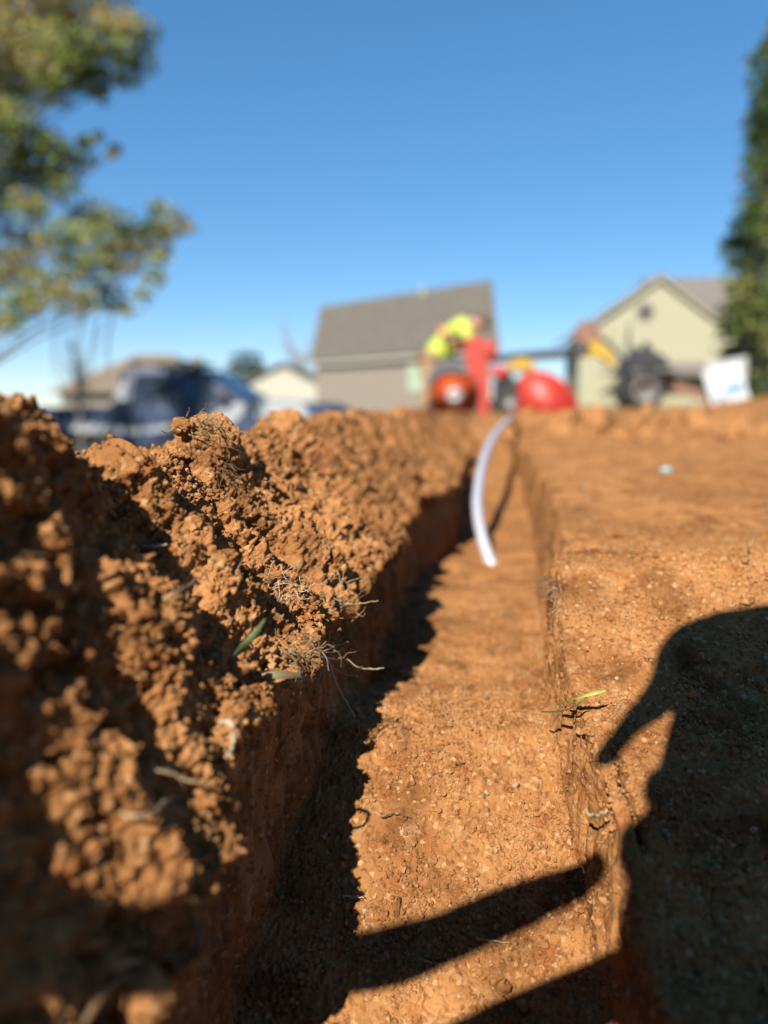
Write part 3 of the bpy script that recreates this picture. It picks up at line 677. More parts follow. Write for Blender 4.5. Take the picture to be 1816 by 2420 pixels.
bm = bmesh.new(); box(bm, (mx_(.45),-.02,mz(.28)), (.28,.34,.2), bevel=.02); box(bm, (mx_(.42),-.08,mz(.40)), (.14,.2,.08), bevel=.02)
for k in range(5): box(bm, (mx_(.36+.045*k),-.2,mz(.29)), (.012,.06,.15))
en = obj('engine', bm, DGR, tm)
bm = bmesh.new(); box(bm, (mx_(.36),-.2,mz(.45)), (.16,.12,.12), bevel=.03); obj('air_filter', bm, RED, en)
bm = bmesh.new(); prism(bm, [(mx_(.40),mz(.45)),(mx_(.70),mz(.46)),(mx_(.69),mz(.53)),(mx_(.62),mz(.575)),(mx_(.48),mz(.565))], 'y', -.30, .0); bmesh.ops.bevel(bm, geom=bm.edges[:], offset=.02, segments=2, affect='EDGES'); obj('yellow_cover', bm, YEL, tm)
g_ = [(.55,.02),(.53,.22),(.56,.39),(.62,.46),(.74,.46),(.87,.42),(.98,.345),(1.07,.24),(1.125,.12),(1.14,.03),(1.12,-.01),(.60,-.01)]
bm = bmesh.new(); prism(bm, [(mx_(a), mz(b)) for a, b in g_], 'y', -.32, -.02); bmesh.ops.bevel(bm, geom=bm.edges[:], offset=.02, segments=2, affect='EDGES'); obj('chain_guard', bm, RED, tm, True)
bm = bmesh.new(); prism(bm, [(mx_(.26),mz(.545)),(mx_(1.14),mz(.60)),(mx_(1.14),mz(.68)),(mx_(.7),mz(.635)),(mx_(.26),mz(.60))], 'y', -.08, .04); bo = obj('boom', bm, DGR, tm)
bm = bmesh.new()
for k in range(22):
    x = .30+.04*k; box(bm, (mx_(x), -.02, mz(.615+.062*(x-.26)/.9)), (.022,.15,.03), (0,-.07,0))
obj('digging_chain', bm, DGR, bo)
bm = bmesh.new(); box(bm, (mx_(1.17),-.02,mz(.67)), (.22,.2,.13), (0,-.15,0), .03); obj('boom_bracket', bm, DGR, bo)
bm = bmesh.new(); lathe(bm, [(.001,-.06),(.10,-.06),(.115,-.03),(.115,.03),(.10,.06),(.001,.06)], (mx_(1.22),-.02,mz(.82)), 'y', 11)
for k in range(11):
    a = 2*math.pi*k/11; box(bm, (mx_(1.22)+.12*math.cos(a), -.02, mz(.82)+.12*math.sin(a)), (.04,.1,.03), (0,-a,0))
obj('end_sprocket', bm, MUD, bo)
bm = bmesh.new(); prism(bm, [(mx_(1.20),mz(.62)),(mx_(1.23),mz(.75)),(mx_(1.31),mz(.75)),(mx_(1.42),mz(.66)),(mx_(1.50),mz(.54)),(mx_(1.47),mz(.50)),(mx_(1.36),mz(.60))], 'y', -.12, .06); obj('yellow_end_guard', bm, YEL, bo)
bm = bmesh.new(); tube(bm, [(mx_(1.28),-.03,mz(.80)),(mx_(1.42),-.03,mz(.74)),(mx_(1.55),-.03,mz(.60)),(mx_(1.66),-.02,mz(.53))], .022, 8); obj('hose', bm, DGR, bo)
bm = bmesh.new()
for s in (-.28, .2): tube(bm, [(mx_(.10),s,mz(.62)),(mx_(-.02),s,mz(.78)),(mx_(-.2),s,mz(.80))], .018, 8)
tube(bm, [(mx_(-.2),-.28,mz(.80)),(mx_(-.2),.2,mz(.80))], .02, 8); obj('handlebar', bm, DGR, tm)

# ------------------------------------------------------------------ worker bending over the trencher
SKIN = mat('skin', (.42,.20,.12), .55); HIVIS = mat('hi_vis_yellow', (.46,.56,.06), .7, noise=.12, nscale=9); TROU = mat('tan_trousers', (.33,.21,.11), .9, noise=.2, nscale=20)
OBAND = mat('orange_band', (.68,.20,.10), .5); HAIRB = mat('brown_cap', (.10,.055,.04), .8); BOOT = mat('work_boot', (.07,.04,.025), .8)
def figure(root, J, chains, cloth, pants_, skin=SKIN, hair=HAIRB):
    body = grow('body', J, chains, skin, root, 'pelvis')
    return body
wk = empty('person', (-.38,8.35,-.02), 0, 'worker in a hi-vis yellow jacket and tan trousers bending over the red machine', 'person')
def wj(x, y_, z): return (x+.38, y_-8.35, z+.02)
J = {'pelvis':(wj(-.34,8.40,.62),.105),'spine':(wj(-.20,8.38,.74),.10),'chest':(wj(-.04,8.36,.90),.125),'neckb':(wj(.05,8.34,.98),.06),'neck':(wj(.10,8.33,.985),.045),'head':(wj(.165,8.32,.965),.075),'crown':(wj(.215,8.31,.95),.06),
 'shl':(wj(-.01,8.20,.95),.06),'ell':(wj(.06,8.10,.76),.04),'wrl':(wj(.15,8.05,.62),.028),'hal':(wj(.19,8.04,.58),.028),
 'shr':(wj(-.01,8.52,.95),.06),'elr':(wj(.07,8.58,.76),.04),'wrr':(wj(.15,8.42,.64),.028),'har':(wj(.19,8.38,.60),.028),
 'hl':(wj(-.36,8.30,.56),.085),'kl':(wj(-.36,8.27,.32),.06),'al':(wj(-.42,8.28,.06),.038),'tl':(wj(-.30,8.26,.02),.032),
 'hr':(wj(-.36,8.50,.56),.085),'kr':(wj(-.32,8.52,.32),.06),'ar':(wj(-.38,8.54,.06),.038),'tr':(wj(-.26,8.54,.02),.032)}
CH = [['pelvis','spine','chest','neckb','neck','head','crown'],['chest','shl','ell','wrl','hal'],['chest','shr','elr','wrr','har'],['pelvis','hl','kl','al','tl'],['pelvis','hr','kr','ar','tr']]
def fingers(J, CH, h, dirv, sidev, r=.008, L=.07):
    """five digits springing from hand joint h"""
    p = Vector(J[h][0]); d_ = Vector(dirv).normalized(); s_ = Vector(sidev).normalized(); n_ = d_.cross(s_)
    for k, f in enumerate((-1.5,-.5,.5,1.5)):
        l = L*(.85,1,.95,.78)[k]; a = p + s_*f*.019 + d_*.02; nm = f'{h}f{k}'
        J[nm+'a'] = (tuple(a), r); J[nm+'b'] = (tuple(a+d_*l*.5-n_*.006), r*.9); J[nm+'c'] = (tuple(a+d_*l*.8-n_*.025), r*.75)
        CH.append([h, nm+'a', nm+'b', nm+'c'])
    nm = h+'t'; J[nm+'a'] = (tuple(p - s_*.032 - d_*.015), r*1.1); J[nm+'b'] = (tuple(p - s_*.05 + d_*.015 - n_*.012), r*.95); CH.append([h, nm+'a', nm+'b'])
fingers(J, CH, 'hal', (.8,-.1,-.6), (0,1,0)); fingers(J, CH, 'har', (.8,-.1,-.6), (0,1,0))
grow('body', J, CH, SKIN, wk)
def shell(names, chains, grow_by, name, m, over=None):
    JJ = {k: (J[k][0], J[k][1]+grow_by) for k in names}
    if over:
        for k, v_ in over.items(): JJ[k] = (J[k][0] if v_[0] is None else v_[0], v_[1])
    return grow(name, JJ, chains, m, wk)
shell(['pelvis','spine','chest','neckb','shl','ell','wrl','shr','elr','wrr'], [['pelvis','spine','chest','neckb'],['chest','shl','ell','wrl'],['chest','shr','elr','wrr']], .022, 'jacket', HIVIS, {'spine':(None,.16),'chest':(None,.165),'pelvis':(wj(-.37,8.40,.58),.15)})
shell(['pelvis','hl','kl','al','hr','kr','ar'], [['pelvis','hl','kl','al'],['pelvis','hr','kr','ar']], .018, 'trousers', TROU)
for a, b in (('al','tl'),('ar','tr')): shell([a,b], [[a,b]], .014, 'boot', BOOT)
ax = (Vector(J['chest'][0])-Vector(J['spine'][0])).normalized(); mid = (Vector(J['chest'][0])*.45+Vector(J['spine'][0])*.55)
bm = bmesh.new(); lathe(bm, [(.160,-.03),(.182,-.028),(.182,.028),(.160,.03)], (0,0,0), 'z', 24, True)
bmesh.ops.transform(bm, matrix=Matrix.Translation(mid) @ ax.to_track_quat('Z','Y').to_matrix().to_4x4(), verts=bm.verts)
obj('orange_band', bm, OBAND, wk, True)
hd = Vector(J['head'][0]); bm = bmesh.new(); bmesh.ops.create_uvsphere(bm, u_segments=16, v_segments=10, radius=.088)
bmesh.ops.delete(bm, geom=[v for v in bm.verts if v.co.z < -.02], context='VERTS'); bmesh.ops.transform(bm, matrix=Matrix.Translation(hd+Vector((.02,0,.02))) @ Euler((0,.7,0)).to_matrix().to_4x4(), verts=bm.verts)
cp_ = obj('cap', bm, HAIRB, wk, True); cp_.modifiers.new('s','SOLIDIFY').thickness = .006
for s in (-1, 1):
    bm = bmesh.new(); bmesh.ops.create_uvsphere(bm, u_segments=8, v_segments=6, radius=.012, matrix=Matrix.Translation(hd+Vector((.075,s*.028,-.035)))); obj('eye', bm, DGR, wk)
bm = bmesh.new(); bmesh.ops.create_cone(bm, segments=8, radius1=.016, radius2=.006, depth=.035, matrix=Matrix.Translation(hd+Vector((.08,0,-.06))) @ Euler((0,2.2,0)).to_matrix().to_4x4(), cap_ends=True); obj('nose', bm, SKIN, wk, True)

# ------------------------------------------------------------------ small trailer with a black-hooded wheel
tl = empty('utility_trailer', (1.97,9.0,.05), 0, 'muddy trailer with peaked black mudguard and long tow bar, left of the white sign', 'trailer')
for s in (-.25, .3):
    y0 = .07; c = (0, s, .24); e_ = bmesh.new(); lathe(e_, [(.13,-y0),(.2,-y0),(.22,-y0*.5),(.22,y0*.5),(.2,y0),(.13,y0)], c, 'y', 28, True); w_ = obj('wheel', e_, BLK, tl, True)
    e_ = bmesh.new(); lathe(e_, [(.135,-y0*.9),(.12,-y0*.95),(.05,-y0*.5),(.001,-y0*.7),(.001,y0*.7),(.135,y0*.9)], c, 'y', 28); obj('rim', e_, GRYM, w_, True)
    bm = bmesh.new(); prism(bm, [(-.24,.42),(-.15,.58),(-.04,.66),(.0,.76),(.05,.66),(.17,.60),(.26,.50),(.22,.47),(.12,.50),(-.1,.50),(-.2,.40)], 'y', s-.1, s+.1); obj('mudguard', bm, DGR, tl)
bm = bmesh.new(); tube(bm, [(0,-.25,.24),(0,.3,.24)], .03); box(bm, (.1,.02,.42), (.5,.4,.05)); obj('frame', bm, DGR, tl)
bm = bmesh.new(); prism(bm, [(.2,.40),(.95,.14),(.95,.06),(.2,.28)], 'y', -.03, .08); tube(bm, [(.95,.02,.1),(1.02,.02,.0)], .02); obj('tow_bar', bm, MUD, tl)
bm = bmesh.new(); tube(bm, [(-.12,.02,.5),(-.13,.02,.98)], .012); tube(bm, [(-.13,.02,.9),(-.2,.02,.6),(-.42,.02,.50)], .008); obj('marker_pole', bm, DGR, tl)

# ------------------------------------------------------------------ white board sign
WB = mat('sign_white', (.50,.52,.54), .45, noise=.06, nscale=6); SBL = mat('sign_blue', (.08,.22,.33), .5); SRED = mat('sign_salmon', (.70,.40,.34), .5)
sg = empty('board_sign', (2.28,7.0,.04), 0, 'leaning white A-frame board with pale blue print standing on the dirt at right', 'sign')
tilt = Matrix.Translation((.07,0,0)) @ Euler((-.12, -.30, .08)).to_matrix().to_4x4() @ Matrix.Scale(.84, 4)
def flat(poly, y0, y1, m, nm, parent, M=tilt):
    bm = bmesh.new(); prism(bm, poly, 'y', y0, y1); bmesh.ops.transform(bm, matrix=M, verts=bm.verts); return obj(nm, bm, m, parent)
pn = flat([(-.19,.10),(.19,.10),(.19,.50),(.15,.52),(-.15,.52),(-.19,.50)], -.012, .012, WB, 'panel', sg)
flat([(-.19,-.02),(-.09,-.02),(-.09,.099),(-.19,.099)], -.012, .012, WB, 'leg', sg); flat([(.09,.02),(.19,.02),(.19,.099),(.09,.099)], -.012, .012, WB, 'leg', sg)
bm = bmesh.new()
for (x0,x1,z0,z1) in ((-.02,.16,.235,.30),(-.16,-.03,.215,.24),(.0,.15,.20,.222),(-.15,-.04,.17,.19)): prism(bm, [(x0,z0),(x1,z0),(x1,z1),(x0,z1)], 'y', -.015, -.0122)
bmesh.ops.transform(bm, matrix=tilt, verts=bm.verts); obj('blue_print', bm, SBL, pn)
bm = bmesh.new(); prism(bm, [(-.16,.47),(-.05,.47),(-.05,.49),(-.16,.49)], 'y', -.015, -.0122); bmesh.ops.transform(bm, matrix=tilt, verts=bm.verts); obj('salmon_print', bm, SRED, pn)
b2 = Matrix.Translation((.05,.20,0)) @ Euler((.32,-.16,.08)).to_matrix().to_4x4()
flat([(-.18,.04),(.18,.04),(.18,.50),(-.18,.50)], -.01, .01, WB, 'back_panel', sg, b2)
ps = empty('pink_post', (2.50,6.9,.05), 0, 'short pale pink stake in the dirt at the foot of the white sign', 'stake')
bm = bmesh.new(); tube(bm, [(0,0,-.02),(.008,0,.05),(.012,0,.10)], [.018,.017,.006], 8); obj('shaft', bm, mat('pale_pink', (.62,.42,.38), .6), ps, True)
bm = bmesh.new(); bmesh.ops.create_uvsphere(bm, u_segments=10, v_segments=6, radius=.026, matrix=Matrix.Translation((.012,0,.10)) @ Matrix.Diagonal((1,1,.5,1))); obj('cap', bm, WB, ps, True)

# grass tufts beyond the bare dirt
n_ = 5200; gx = rng.uniform(.6, 6.5, n_); gy = rng.uniform(8.8, 16, n_)
keep = (np.abs(gx-1.97) > .1) & (fbm(np.stack([gx,gy,gx*0],-1)/.8, 401, 2) > -.15); gx = gx[keep]; gy = gy[keep]; n_ = len(gx)
ri = np.clip(np.searchsorted(Y, gy), 1, NR-1); gz = np.array([np.interp(gx[i], P1[ri[i],-430:,0], P1[ri[i],-430:,2]) for i in range(n_)])
hh = rng.uniform(.03,.11,n_); aa = rng.uniform(0,6.28,n_); le = rng.normal(0,.03,(n_,2))
b0 = np.stack([gx,gy,gz-.005],-1); wv_ = np.stack([np.cos(aa),np.sin(aa),0*aa],-1)*.008
tp = b0 + np.stack([le[:,0],le[:,1],hh],-1)
V = np.stack([b0-wv_, b0+wv_, tp], 1).reshape(-1,3)
me_ = np_mesh('yard_grass', V, np.arange(n_*3).reshape(-1,3), False); a_ = me_.attributes.new('tone','FLOAT','POINT'); a_.data.foreach_set('value', np.repeat(rng.random(n_),3).astype(np.float32))
tag(link('yard_grass', me_, leafmat('grass_blades', [(0,(.05,.09,.02)),(.5,(.11,.14,.04)),(1,(.28,.23,.10))])), 'thin green and straw grass growing beyond the bare dirt', 'grass', kind='stuff')

# ------------------------------------------------------------------ small things lying in and on the soil (world points, metres)
PT = {'R1': [(-0.0407, 0.218, 0.0284), (-0.0378, 0.214, 0.026), (-0.0359, 0.213, 0.021), (-0.0332, 0.213, 0.0155), (-0.0299, 0.212, 0.0104)], 'R2': [(-0.0364, 0.221, 0.0275), (-0.0335, 0.218, 0.0253), (-0.0301, 0.218, 0.0236), (-0.0265, 0.22, 0.0224), (-0.0225, 0.222, 0.0222)], 'R3': [(-0.0371, 0.224, 0.0392), (-0.0338, 0.218, 0.0423), (-0.03, 0.214, 0.0439), (-0.0269, 0.213, 0.0444), (-0.0232, 0.213, 0.0453)], 'R4': [(-0.0344, 0.305, 0.0153), (-0.0308, 0.3, 0.0196), (-0.027, 0.297, 0.0237)], 'R5': [(-0.0434, 0.131, 0.0427), (-0.0415, 0.129, 0.0436), (-0.0406, 0.129, 0.0426), (-0.0406, 0.129, 0.04), (-0.0414, 0.13, 0.0377), (-0.043, 0.132, 0.0353)], 'R6': [(-0.0528, 0.116, 0.0396), (-0.0495, 0.114, 0.0413), (-0.0476, 0.115, 0.0407), (-0.0452, 0.117, 0.0385), (-0.0428, 0.118, 0.0373), (-0.0413, 0.122, 0.0346)], 'R7': [(-0.0494, 0.102, 0.0403), (-0.0467, 0.102, 0.0404), (-0.0455, 0.105, 0.0394), (-0.0467, 0.111, 0.0375), (-0.0473, 0.117, 0.0353)], 'R8': [(-0.0447, 0.103, 0.0125), (-0.0422, 0.102, 0.0152), (-0.0405, 0.103, 0.0164), (-0.0396, 0.104, 0.0183), (-0.039, 0.105, 0.0194), (-0.0394, 0.106, 0.0205)], 'R9': [(-0.0487, 0.085, 0.0198), (-0.0476, 0.088, 0.021), (-0.0473, 0.091, 0.0211), (-0.0468, 0.095, 0.0197)], 'R10': [(-0.0495, 0.093, 0.0218), (-0.0478, 0.093, 0.0225), (-0.0466, 0.094, 0.0226), (-0.0458, 0.099, 0.0194)], 'R11': [(-0.0676, 0.155, 0.0707), (-0.0634, 0.152, 0.0712), (-0.0615, 0.154, 0.0713)], 'R12': [(-0.0544, 0.133, 0.0653), (-0.0525, 0.134, 0.0658), (-0.0523, 0.139, 0.066), (-0.0533, 0.149, 0.0654), (-0.054, 0.158, 0.0645)], 'R14': [(0.029, 0.166, 0.0095), (0.0303, 0.162, 0.011), (0.0318, 0.158, 0.0148)], 'R15': [(0.0315, 0.186, -0.0144), (0.0313, 0.18, -0.0131), (0.0326, 0.174, -0.012)], 'R16': [(-0.0203, 0.1905, -0.0081), (-0.0165, 0.191, -0.0072), (-0.0119, 0.1905, -0.0079)], 'R17': [(0.005, 0.168, -0.0245), (0.0089, 0.1675, -0.0247), (0.0128, 0.1675, -0.0249)], 'R18': [(-0.0085, 0.164, -0.0279), (-0.0058, 0.164, -0.0285), (-0.0028, 0.1635, -0.0286)], 'R19': [(-0.0279, 0.174, -0.0201), (-0.0254, 0.1735, -0.0199), (-0.0225, 0.173, -0.0196)], 'B1': [(-0.0463, 0.15, 0.0489), (-0.0437, 0.148, 0.0519), (-0.0417, 0.148, 0.0541), (-0.0397, 0.15, 0.0571)], 'B2': [(0.0259, 0.196, 0.023), (0.029, 0.187, 0.0283), (0.0324, 0.184, 0.0307), (0.036, 0.185, 0.0313)], 'B3': [(0.0223, 0.2, 0.0192), (0.0261, 0.192, 0.0227), (0.0284, 0.186, 0.0265), (0.0313, 0.184, 0.0296)], 'LF': [(-0.0442, 0.158, 0.0417), (-0.0404, 0.158, 0.0423), (-0.0375, 0.161, 0.0412), (-0.0356, 0.166, 0.0393)], 'TV1': [(0.0895, 0.246, 0.0548), (0.0877, 0.245, 0.0602)], 'TV2': [(0.0895, 0.246, 0.0548), (0.091, 0.247, 0.0607)], 'FB': [(0.0788, 0.53, 0.0487), (0.0796, 0.51, 0.0461), (0.0793, 0.485, 0.043)], 'BT': [(0.0259, 0.262, 0.0197), (0.0266, 0.258, 0.0177), (0.0273, 0.255, 0.0154)], 'TEAL': [(0.1697, 0.66, 0.0472)], 'CLOD': [(-0.0737, 0.217, 0.0883)], 'CLOD2': [(-0.0782, 0.208, 0.0956)], 'TUFT': [(-0.0454, 0.193, 0.0538), (-0.0391, 0.213, 0.039), (-0.0358, 0.222, 0.0423), (0.0286, 0.241, 0.0448), (0.0292, 0.229, 0.0408), (-0.0378, 0.17, 0.0434), (-0.0678, 0.213, 0.0896), (-0.0276, 0.36, 0.0197), (-0.0395, 0.215, 0.0308)], 'PIPE': [(0.0183, 0.5, 0.0022), (0.0145, 0.512, 0.0124), (0.0118, 0.54, 0.0241), (0.0119, 0.575, 0.0349), (0.016, 0.64, 0.0488), (0.0247, 0.74, 0.0616), (0.0408, 0.9, 0.0736), (0.0699, 1.15, 0.0832)], 'TIP': [(-0.0377, 0.112, 0.0259), (-0.0385, 0.113, 0.0186)], 'LUMP': [(-0.0451, 0.097, 0.0147)], 'DROP': [(-0.0451, 0.2, -0.0057)]}

def spline(pts, n=6):
    p = [Vector(q) for q in pts]; p = [p[0]*2-p[1]] + p + [p[-1]*2-p[-2]]; o = []
    for i in range(1, len(p)-2):
        for k in range(n):
            t = k/n; a,b,c,d_ = p[i-1],p[i],p[i+1],p[i+2]
            o.append(.5*((2*b)+(c-a)*t+(2*a-5*b+4*c-d_)*t*t+(3*b-a-3*c+d_)*t**3))
    o.append(p[-2]); return o
ROOT = mat('root_pale', (.36,.25,.13), .75, noise=.35, nscale=700, bump=.4, bscale=1500)
ROOTW = mat('root_white', (.50,.40,.27), .6, noise=.2, nscale=500)
ROOTD = mat('root_brown', (.20,.11,.05), .85, noise=.4, nscale=600, bump=.5, bscale=1500)
STICK = mat('twig_dark', (.06,.03,.018), .8)
GRN = mat('blade_green', (.10,.13,.045), .5, noise=.3, nscale=300); YGR = mat('blade_yellow_green', (.33,.36,.07), .5, noise=.2, nscale=300)
DRYG = mat('dry_leaf_green', (.16,.19,.07), .6, noise=.4, nscale=250, col2=(.24,.13,.07)); STRAW = mat('straw', (.30,.20,.09), .7, noise=.6, nscale=400)
def strand(bm, pts, r0, r1=None, wob=0, n=6, seg=6, sd_=0):
    P_ = spline(pts, seg); r_ = random.Random(sd_ or 5); m_ = len(P_)
    if wob: P_ = [p + Vector((r_.gauss(0,wob), r_.gauss(0,wob), r_.gauss(0,wob))) if 0 < i < m_-1 else p for i, p in enumerate(P_)]
    r1 = r0*.5 if r1 is None else r1
    rr = [(r0+(r1-r0)*i/(m_-1))*r_.uniform(.82,1.18) for i in range(m_)]
    tube(bm, P_, rr, n)
def root(key, r0, label, m=ROOT, r1=None, wob=.00012, name='root', cat='root', group=None, forks=0):
    bm = bmesh.new(); strand(bm, PT[key], r0, r1, wob, 7, sd_=len(key)*7+int(r0*1e6))
    r_ = random.Random(len(label))
    P_ = spline(PT[key], 6)
    for k in range(forks):
        i = r_.randrange(2, len(P_)-1); d_ = (P_[i]-P_[i-1]).normalized(); q = P_[i] + (d_ + Vector((r_.uniform(-1,1), -.3, r_.uniform(-1,1))))*r0*5
        tube(bm, [P_[i], (P_[i]+q)/2+Vector((0,0,r0*.4)), q], [r0*.6, r0*.4, r0*.2], 5)
    return tag(obj(name, bm, m, None, True), label, cat, group)
root('R1', .00030, 'long white hair root hanging down the shaded left wall from the lip', ROOTW, .00012)
root('R2', .00018, 'thin white root curling out level from the lip, ending over the trench', ROOTW, .00016)
root('R3', .00028, 'forked pale root sticking out of the lip above the narrow part of the trench', ROOT, .00012, forks=3)
root('R4', .0005, 'short blurred whitish rootlet farther along the left lip', ROOTW, .0003)
root('R5', .00048, 'thick pale root bent like a hook on the hanging clod', ROOTW, .00035)
root('R6', .00034, 'wavy tan root lying across two hanging clods on the left wall', ROOT, .0002, forks=2)
root('R7', .00036, 'bowed tan root bridging the dark gap between lit clods', ROOT, .00028)
root('R8', .00068, 'thick upright brown root curving up beside the lowest clod', ROOTD, .00038, forks=4)
root('R9', .00062, 'stout root coming up from the bottom left edge of the photo', ROOTD, .00042, forks=2)
root('R10', .0004, 'blurred level root just above the lowest lit clod', ROOT, .0003, forks=2)
root('R11', .00032, 'short straight pale root poking from the shaded gully in the ridge', ROOTW, .0002)
root('R12', .00026, 'slender tan root slanting up across the ridge slope', ROOT, .0001)
root('R14', .00042, 'small pale root spanning the crack in the right wall', ROOTW, .00022, forks=1)
root('R15', .00030, 'crooked thin root at the foot of the right wall by the long shadow', ROOTW, .00018, forks=2)
root('R16', .00022, 'dark thin twig lying on the sunlit trench floor', STICK, .00012, name='twig', cat='twig')
root('R17', .00026, 'tan twig on the trench floor below the long shadow band', ROOT, .00014, name='twig', cat='twig', forks=1)
root('R18', .00024, 'faint twig lying inside the long shadow band on the floor', ROOT, .00014, name='twig', cat='twig', forks=1)
root('R19', .00028, 'pale broken twig beside the shadow edge on the trench floor', ROOTW, .00012, name='twig', cat='twig', forks=2)
root('TV1', .00032, 'straw blade leaning left in the pair at the bank crest by the right edge', STRAW, .0001, name='straw', cat='straw')
root('TV2', .00032, 'straw blade leaning right in the pair at the bank crest by the right edge', STRAW, .0001, name='straw', cat='straw')
root('FB', .0008, 'out of focus dry straw lying on the right bank beyond its crest', STRAW, .0004, name='straw', cat='straw')
root('BT', .00035, 'short olive stem standing against the right wall', DRYG, .00018, name='stem', cat='stem')
def blade(key, w_, label, m, up=Vector((0,-.3,1)), name='grass_blade', fold=.25, tipw=.1, cat='grass blade', blunt=False):
    P_ = spline(PT[key], 7); n = len(P_); bm = bmesh.new(); rows = []
    for i, p in enumerate(P_):
        d_ = (P_[min(i+1,n-1)]-P_[max(i-1,0)]).normalized(); s_ = d_.cross(up).normalized(); u__ = s_.cross(d_)
        t = i/(n-1); ww_ = w_*(min(1, .55+t*2.5) if not blunt else 1)*(1 if t < .5 else max(tipw, 1-((t-.5)/.5)**1.6*(1-tipw)))
        rows.append([bm.verts.new(p - s_*ww_/2 + u__*w_*fold*.5), bm.verts.new(p), bm.verts.new(p + s_*ww_/2 + u__*w_*fold*.5)])
    for a, b in zip(rows, rows[1:]):
        bm.faces.new((a[0],a[1],b[1],b[0])); bm.faces.new((a[1],a[2],b[2],b[1]))
    o = obj(name, bm, m, None, True); o.modifiers.new('thick','SOLIDIFY').thickness = .00012
    return tag(o, label, cat)
blade('B1', .0015, 'broad upright green grass blade on the ridge slope', GRN, Vector((.5,-.9,.1)))
blade('B2', .0011, 'bright yellow-green blade sticking out over the right lip', YGR, Vector((0,-.6,1)), tipw=.5)
blade('B3', .0008, 'duller thin green blade just below the bright one at the right lip', GRN, Vector((0,-.6,1)))
blade('LF', .0019, 'flat faded green and brown leaf strip lying on the left lip', DRYG, Vector((.2,-.8,.7)), name='leaf_strip', fold=.1, tipw=.7, cat='leaf', blunt=True)
# clod with a matted turf of dry roots on the ridge crest
def rock(name, c, r, m, label=None, sub=5, sq=(1,1,1), amp=1.0, parent=None, cat='clod'):
    V, F = ico(sub); q = V*np.array(sq)
    f_ = 1 + amp*(.20*fbm(V*1.7+c[0]*900, 5, 3) + .16*(lumps(V*2.6+7, 6)-.3) + .10*(lumps(V*6+3, 9)-.3) + .05*(lumps(V*14, 12)-.3))
    o = link(name, np_mesh(name, q*f_[:,None]*r + np.array(c), F, True), m, parent)
    return tag(o, label, cat) if label else o
c0 = np.array(PT['CLOD'][0])
rock('clod', c0 + [.001,.001,.0], .0088, CRUMB, 'root-matted clod topped with dry straw, standing on the ridge crest', 6, (1,.9,1.05), 1.2)
rock('clod', np.array(PT['CLOD2'][0]) + [0,.002,-.001], .0030, CRUMB, 'small knob of soil just left of the root-matted clod', 5, (1.1,1,.9))
rock('clod', np.array(PT['LUMP'][0]), .0036, CRUMB, 'lit clod hanging lowest on the left wall beside thick roots', 5, (1.2,1,1.1))
def tuft(name, c, n, spread, length, r, m, label, bias=(0,0,0), curl=.5, seed=1, seg=3):
    r_ = random.Random(seed); bm = bmesh.new()
    for k in range(n):
        p = Vector(c) + Vector([r_.gauss(0, s_) for s_ in spread]); d_ = Vector((r_.uniform(-1,1), r_.uniform(-1,.4), r_.uniform(-1,1))) + Vector(bias); d_.normalize()
        l = length*r_.uniform(.4,1.4); pts = [p]
        for j in range(4):
            d_ = (d_ + Vector((r_.uniform(-1,1), r_.uniform(-1,1), r_.uniform(-1,1)))*curl).normalized(); p = p + d_*l/4; pts.append(p)
        strand(bm, pts, r*r_.uniform(.6,1.3), None, 0, 5, seg, k+1)
    return tag(obj(name, bm, m, None, True), label, 'roots', kind='stuff')
T = PT['TUFT']
tuft('root_mat', T[0], 34, (.0030,.002,.0030), .0055, .00011, ROOTW, 'fine tangled pale rootlets on the middle of the ridge slope', seed=3)
tuft('root_mat', T[1], 26, (.0035,.002,.0055), .0055, .00011, ROOTW, 'white hair roots fringing the left lip', (.8,-.3,0), seed=4)
tuft('root_mat', T[2], 22, (.002,.003,.0035), .0060, .00013, ROOT, 'rootlets at the lip where the trench wall begins to narrow', (.7,-.2,-.1), seed=5)
tuft('root_mat', T[3], 46, (.0016,.0016,.0018), .0045, .00012, ROOTD, 'brown rootlets matted on the corner of the right bank', (-.3,-.4,.1), seed=6)
tuft('root_mat', T[4], 20, (.0010,.0016,.0035), .0040, .00011, ROOT, 'fine roots down the edge of the right wall', (-.5,-.3,-.2), seed=7)
tuft('straw_bundle', T[5], 60, (.0048,.0016,.0020), .0062, .00014, STRAW, 'bundle of dry straw and stems lying on the left lip', (.9,.1,-.1), .7, 8, 2)
tuft('straw_bundle', c0 + np.array([.0,-.006,.007]), 26, (.0040,.0020,.0016), .0085, .00020, STRAW, 'dry straws matted over the clod on the ridge crest', (1.2,-.1,-.1), .5, 9)
tuft('root_mat', c0 + np.array([.006,-.004,-.003]), 70, (.0022,.0022,.0050), .0055, .00013, ROOTD, 'dark rootlets hanging from the right side of the crest clod', (.3,-.2,-.6), .6, 10)
tuft('root_mat', T[8], 10, (.002,.002,.003), .011, .00013, ROOTW, 'longer white root hairs dangling below the straw bundle', (.6,-.1,-.9), .35, 12)
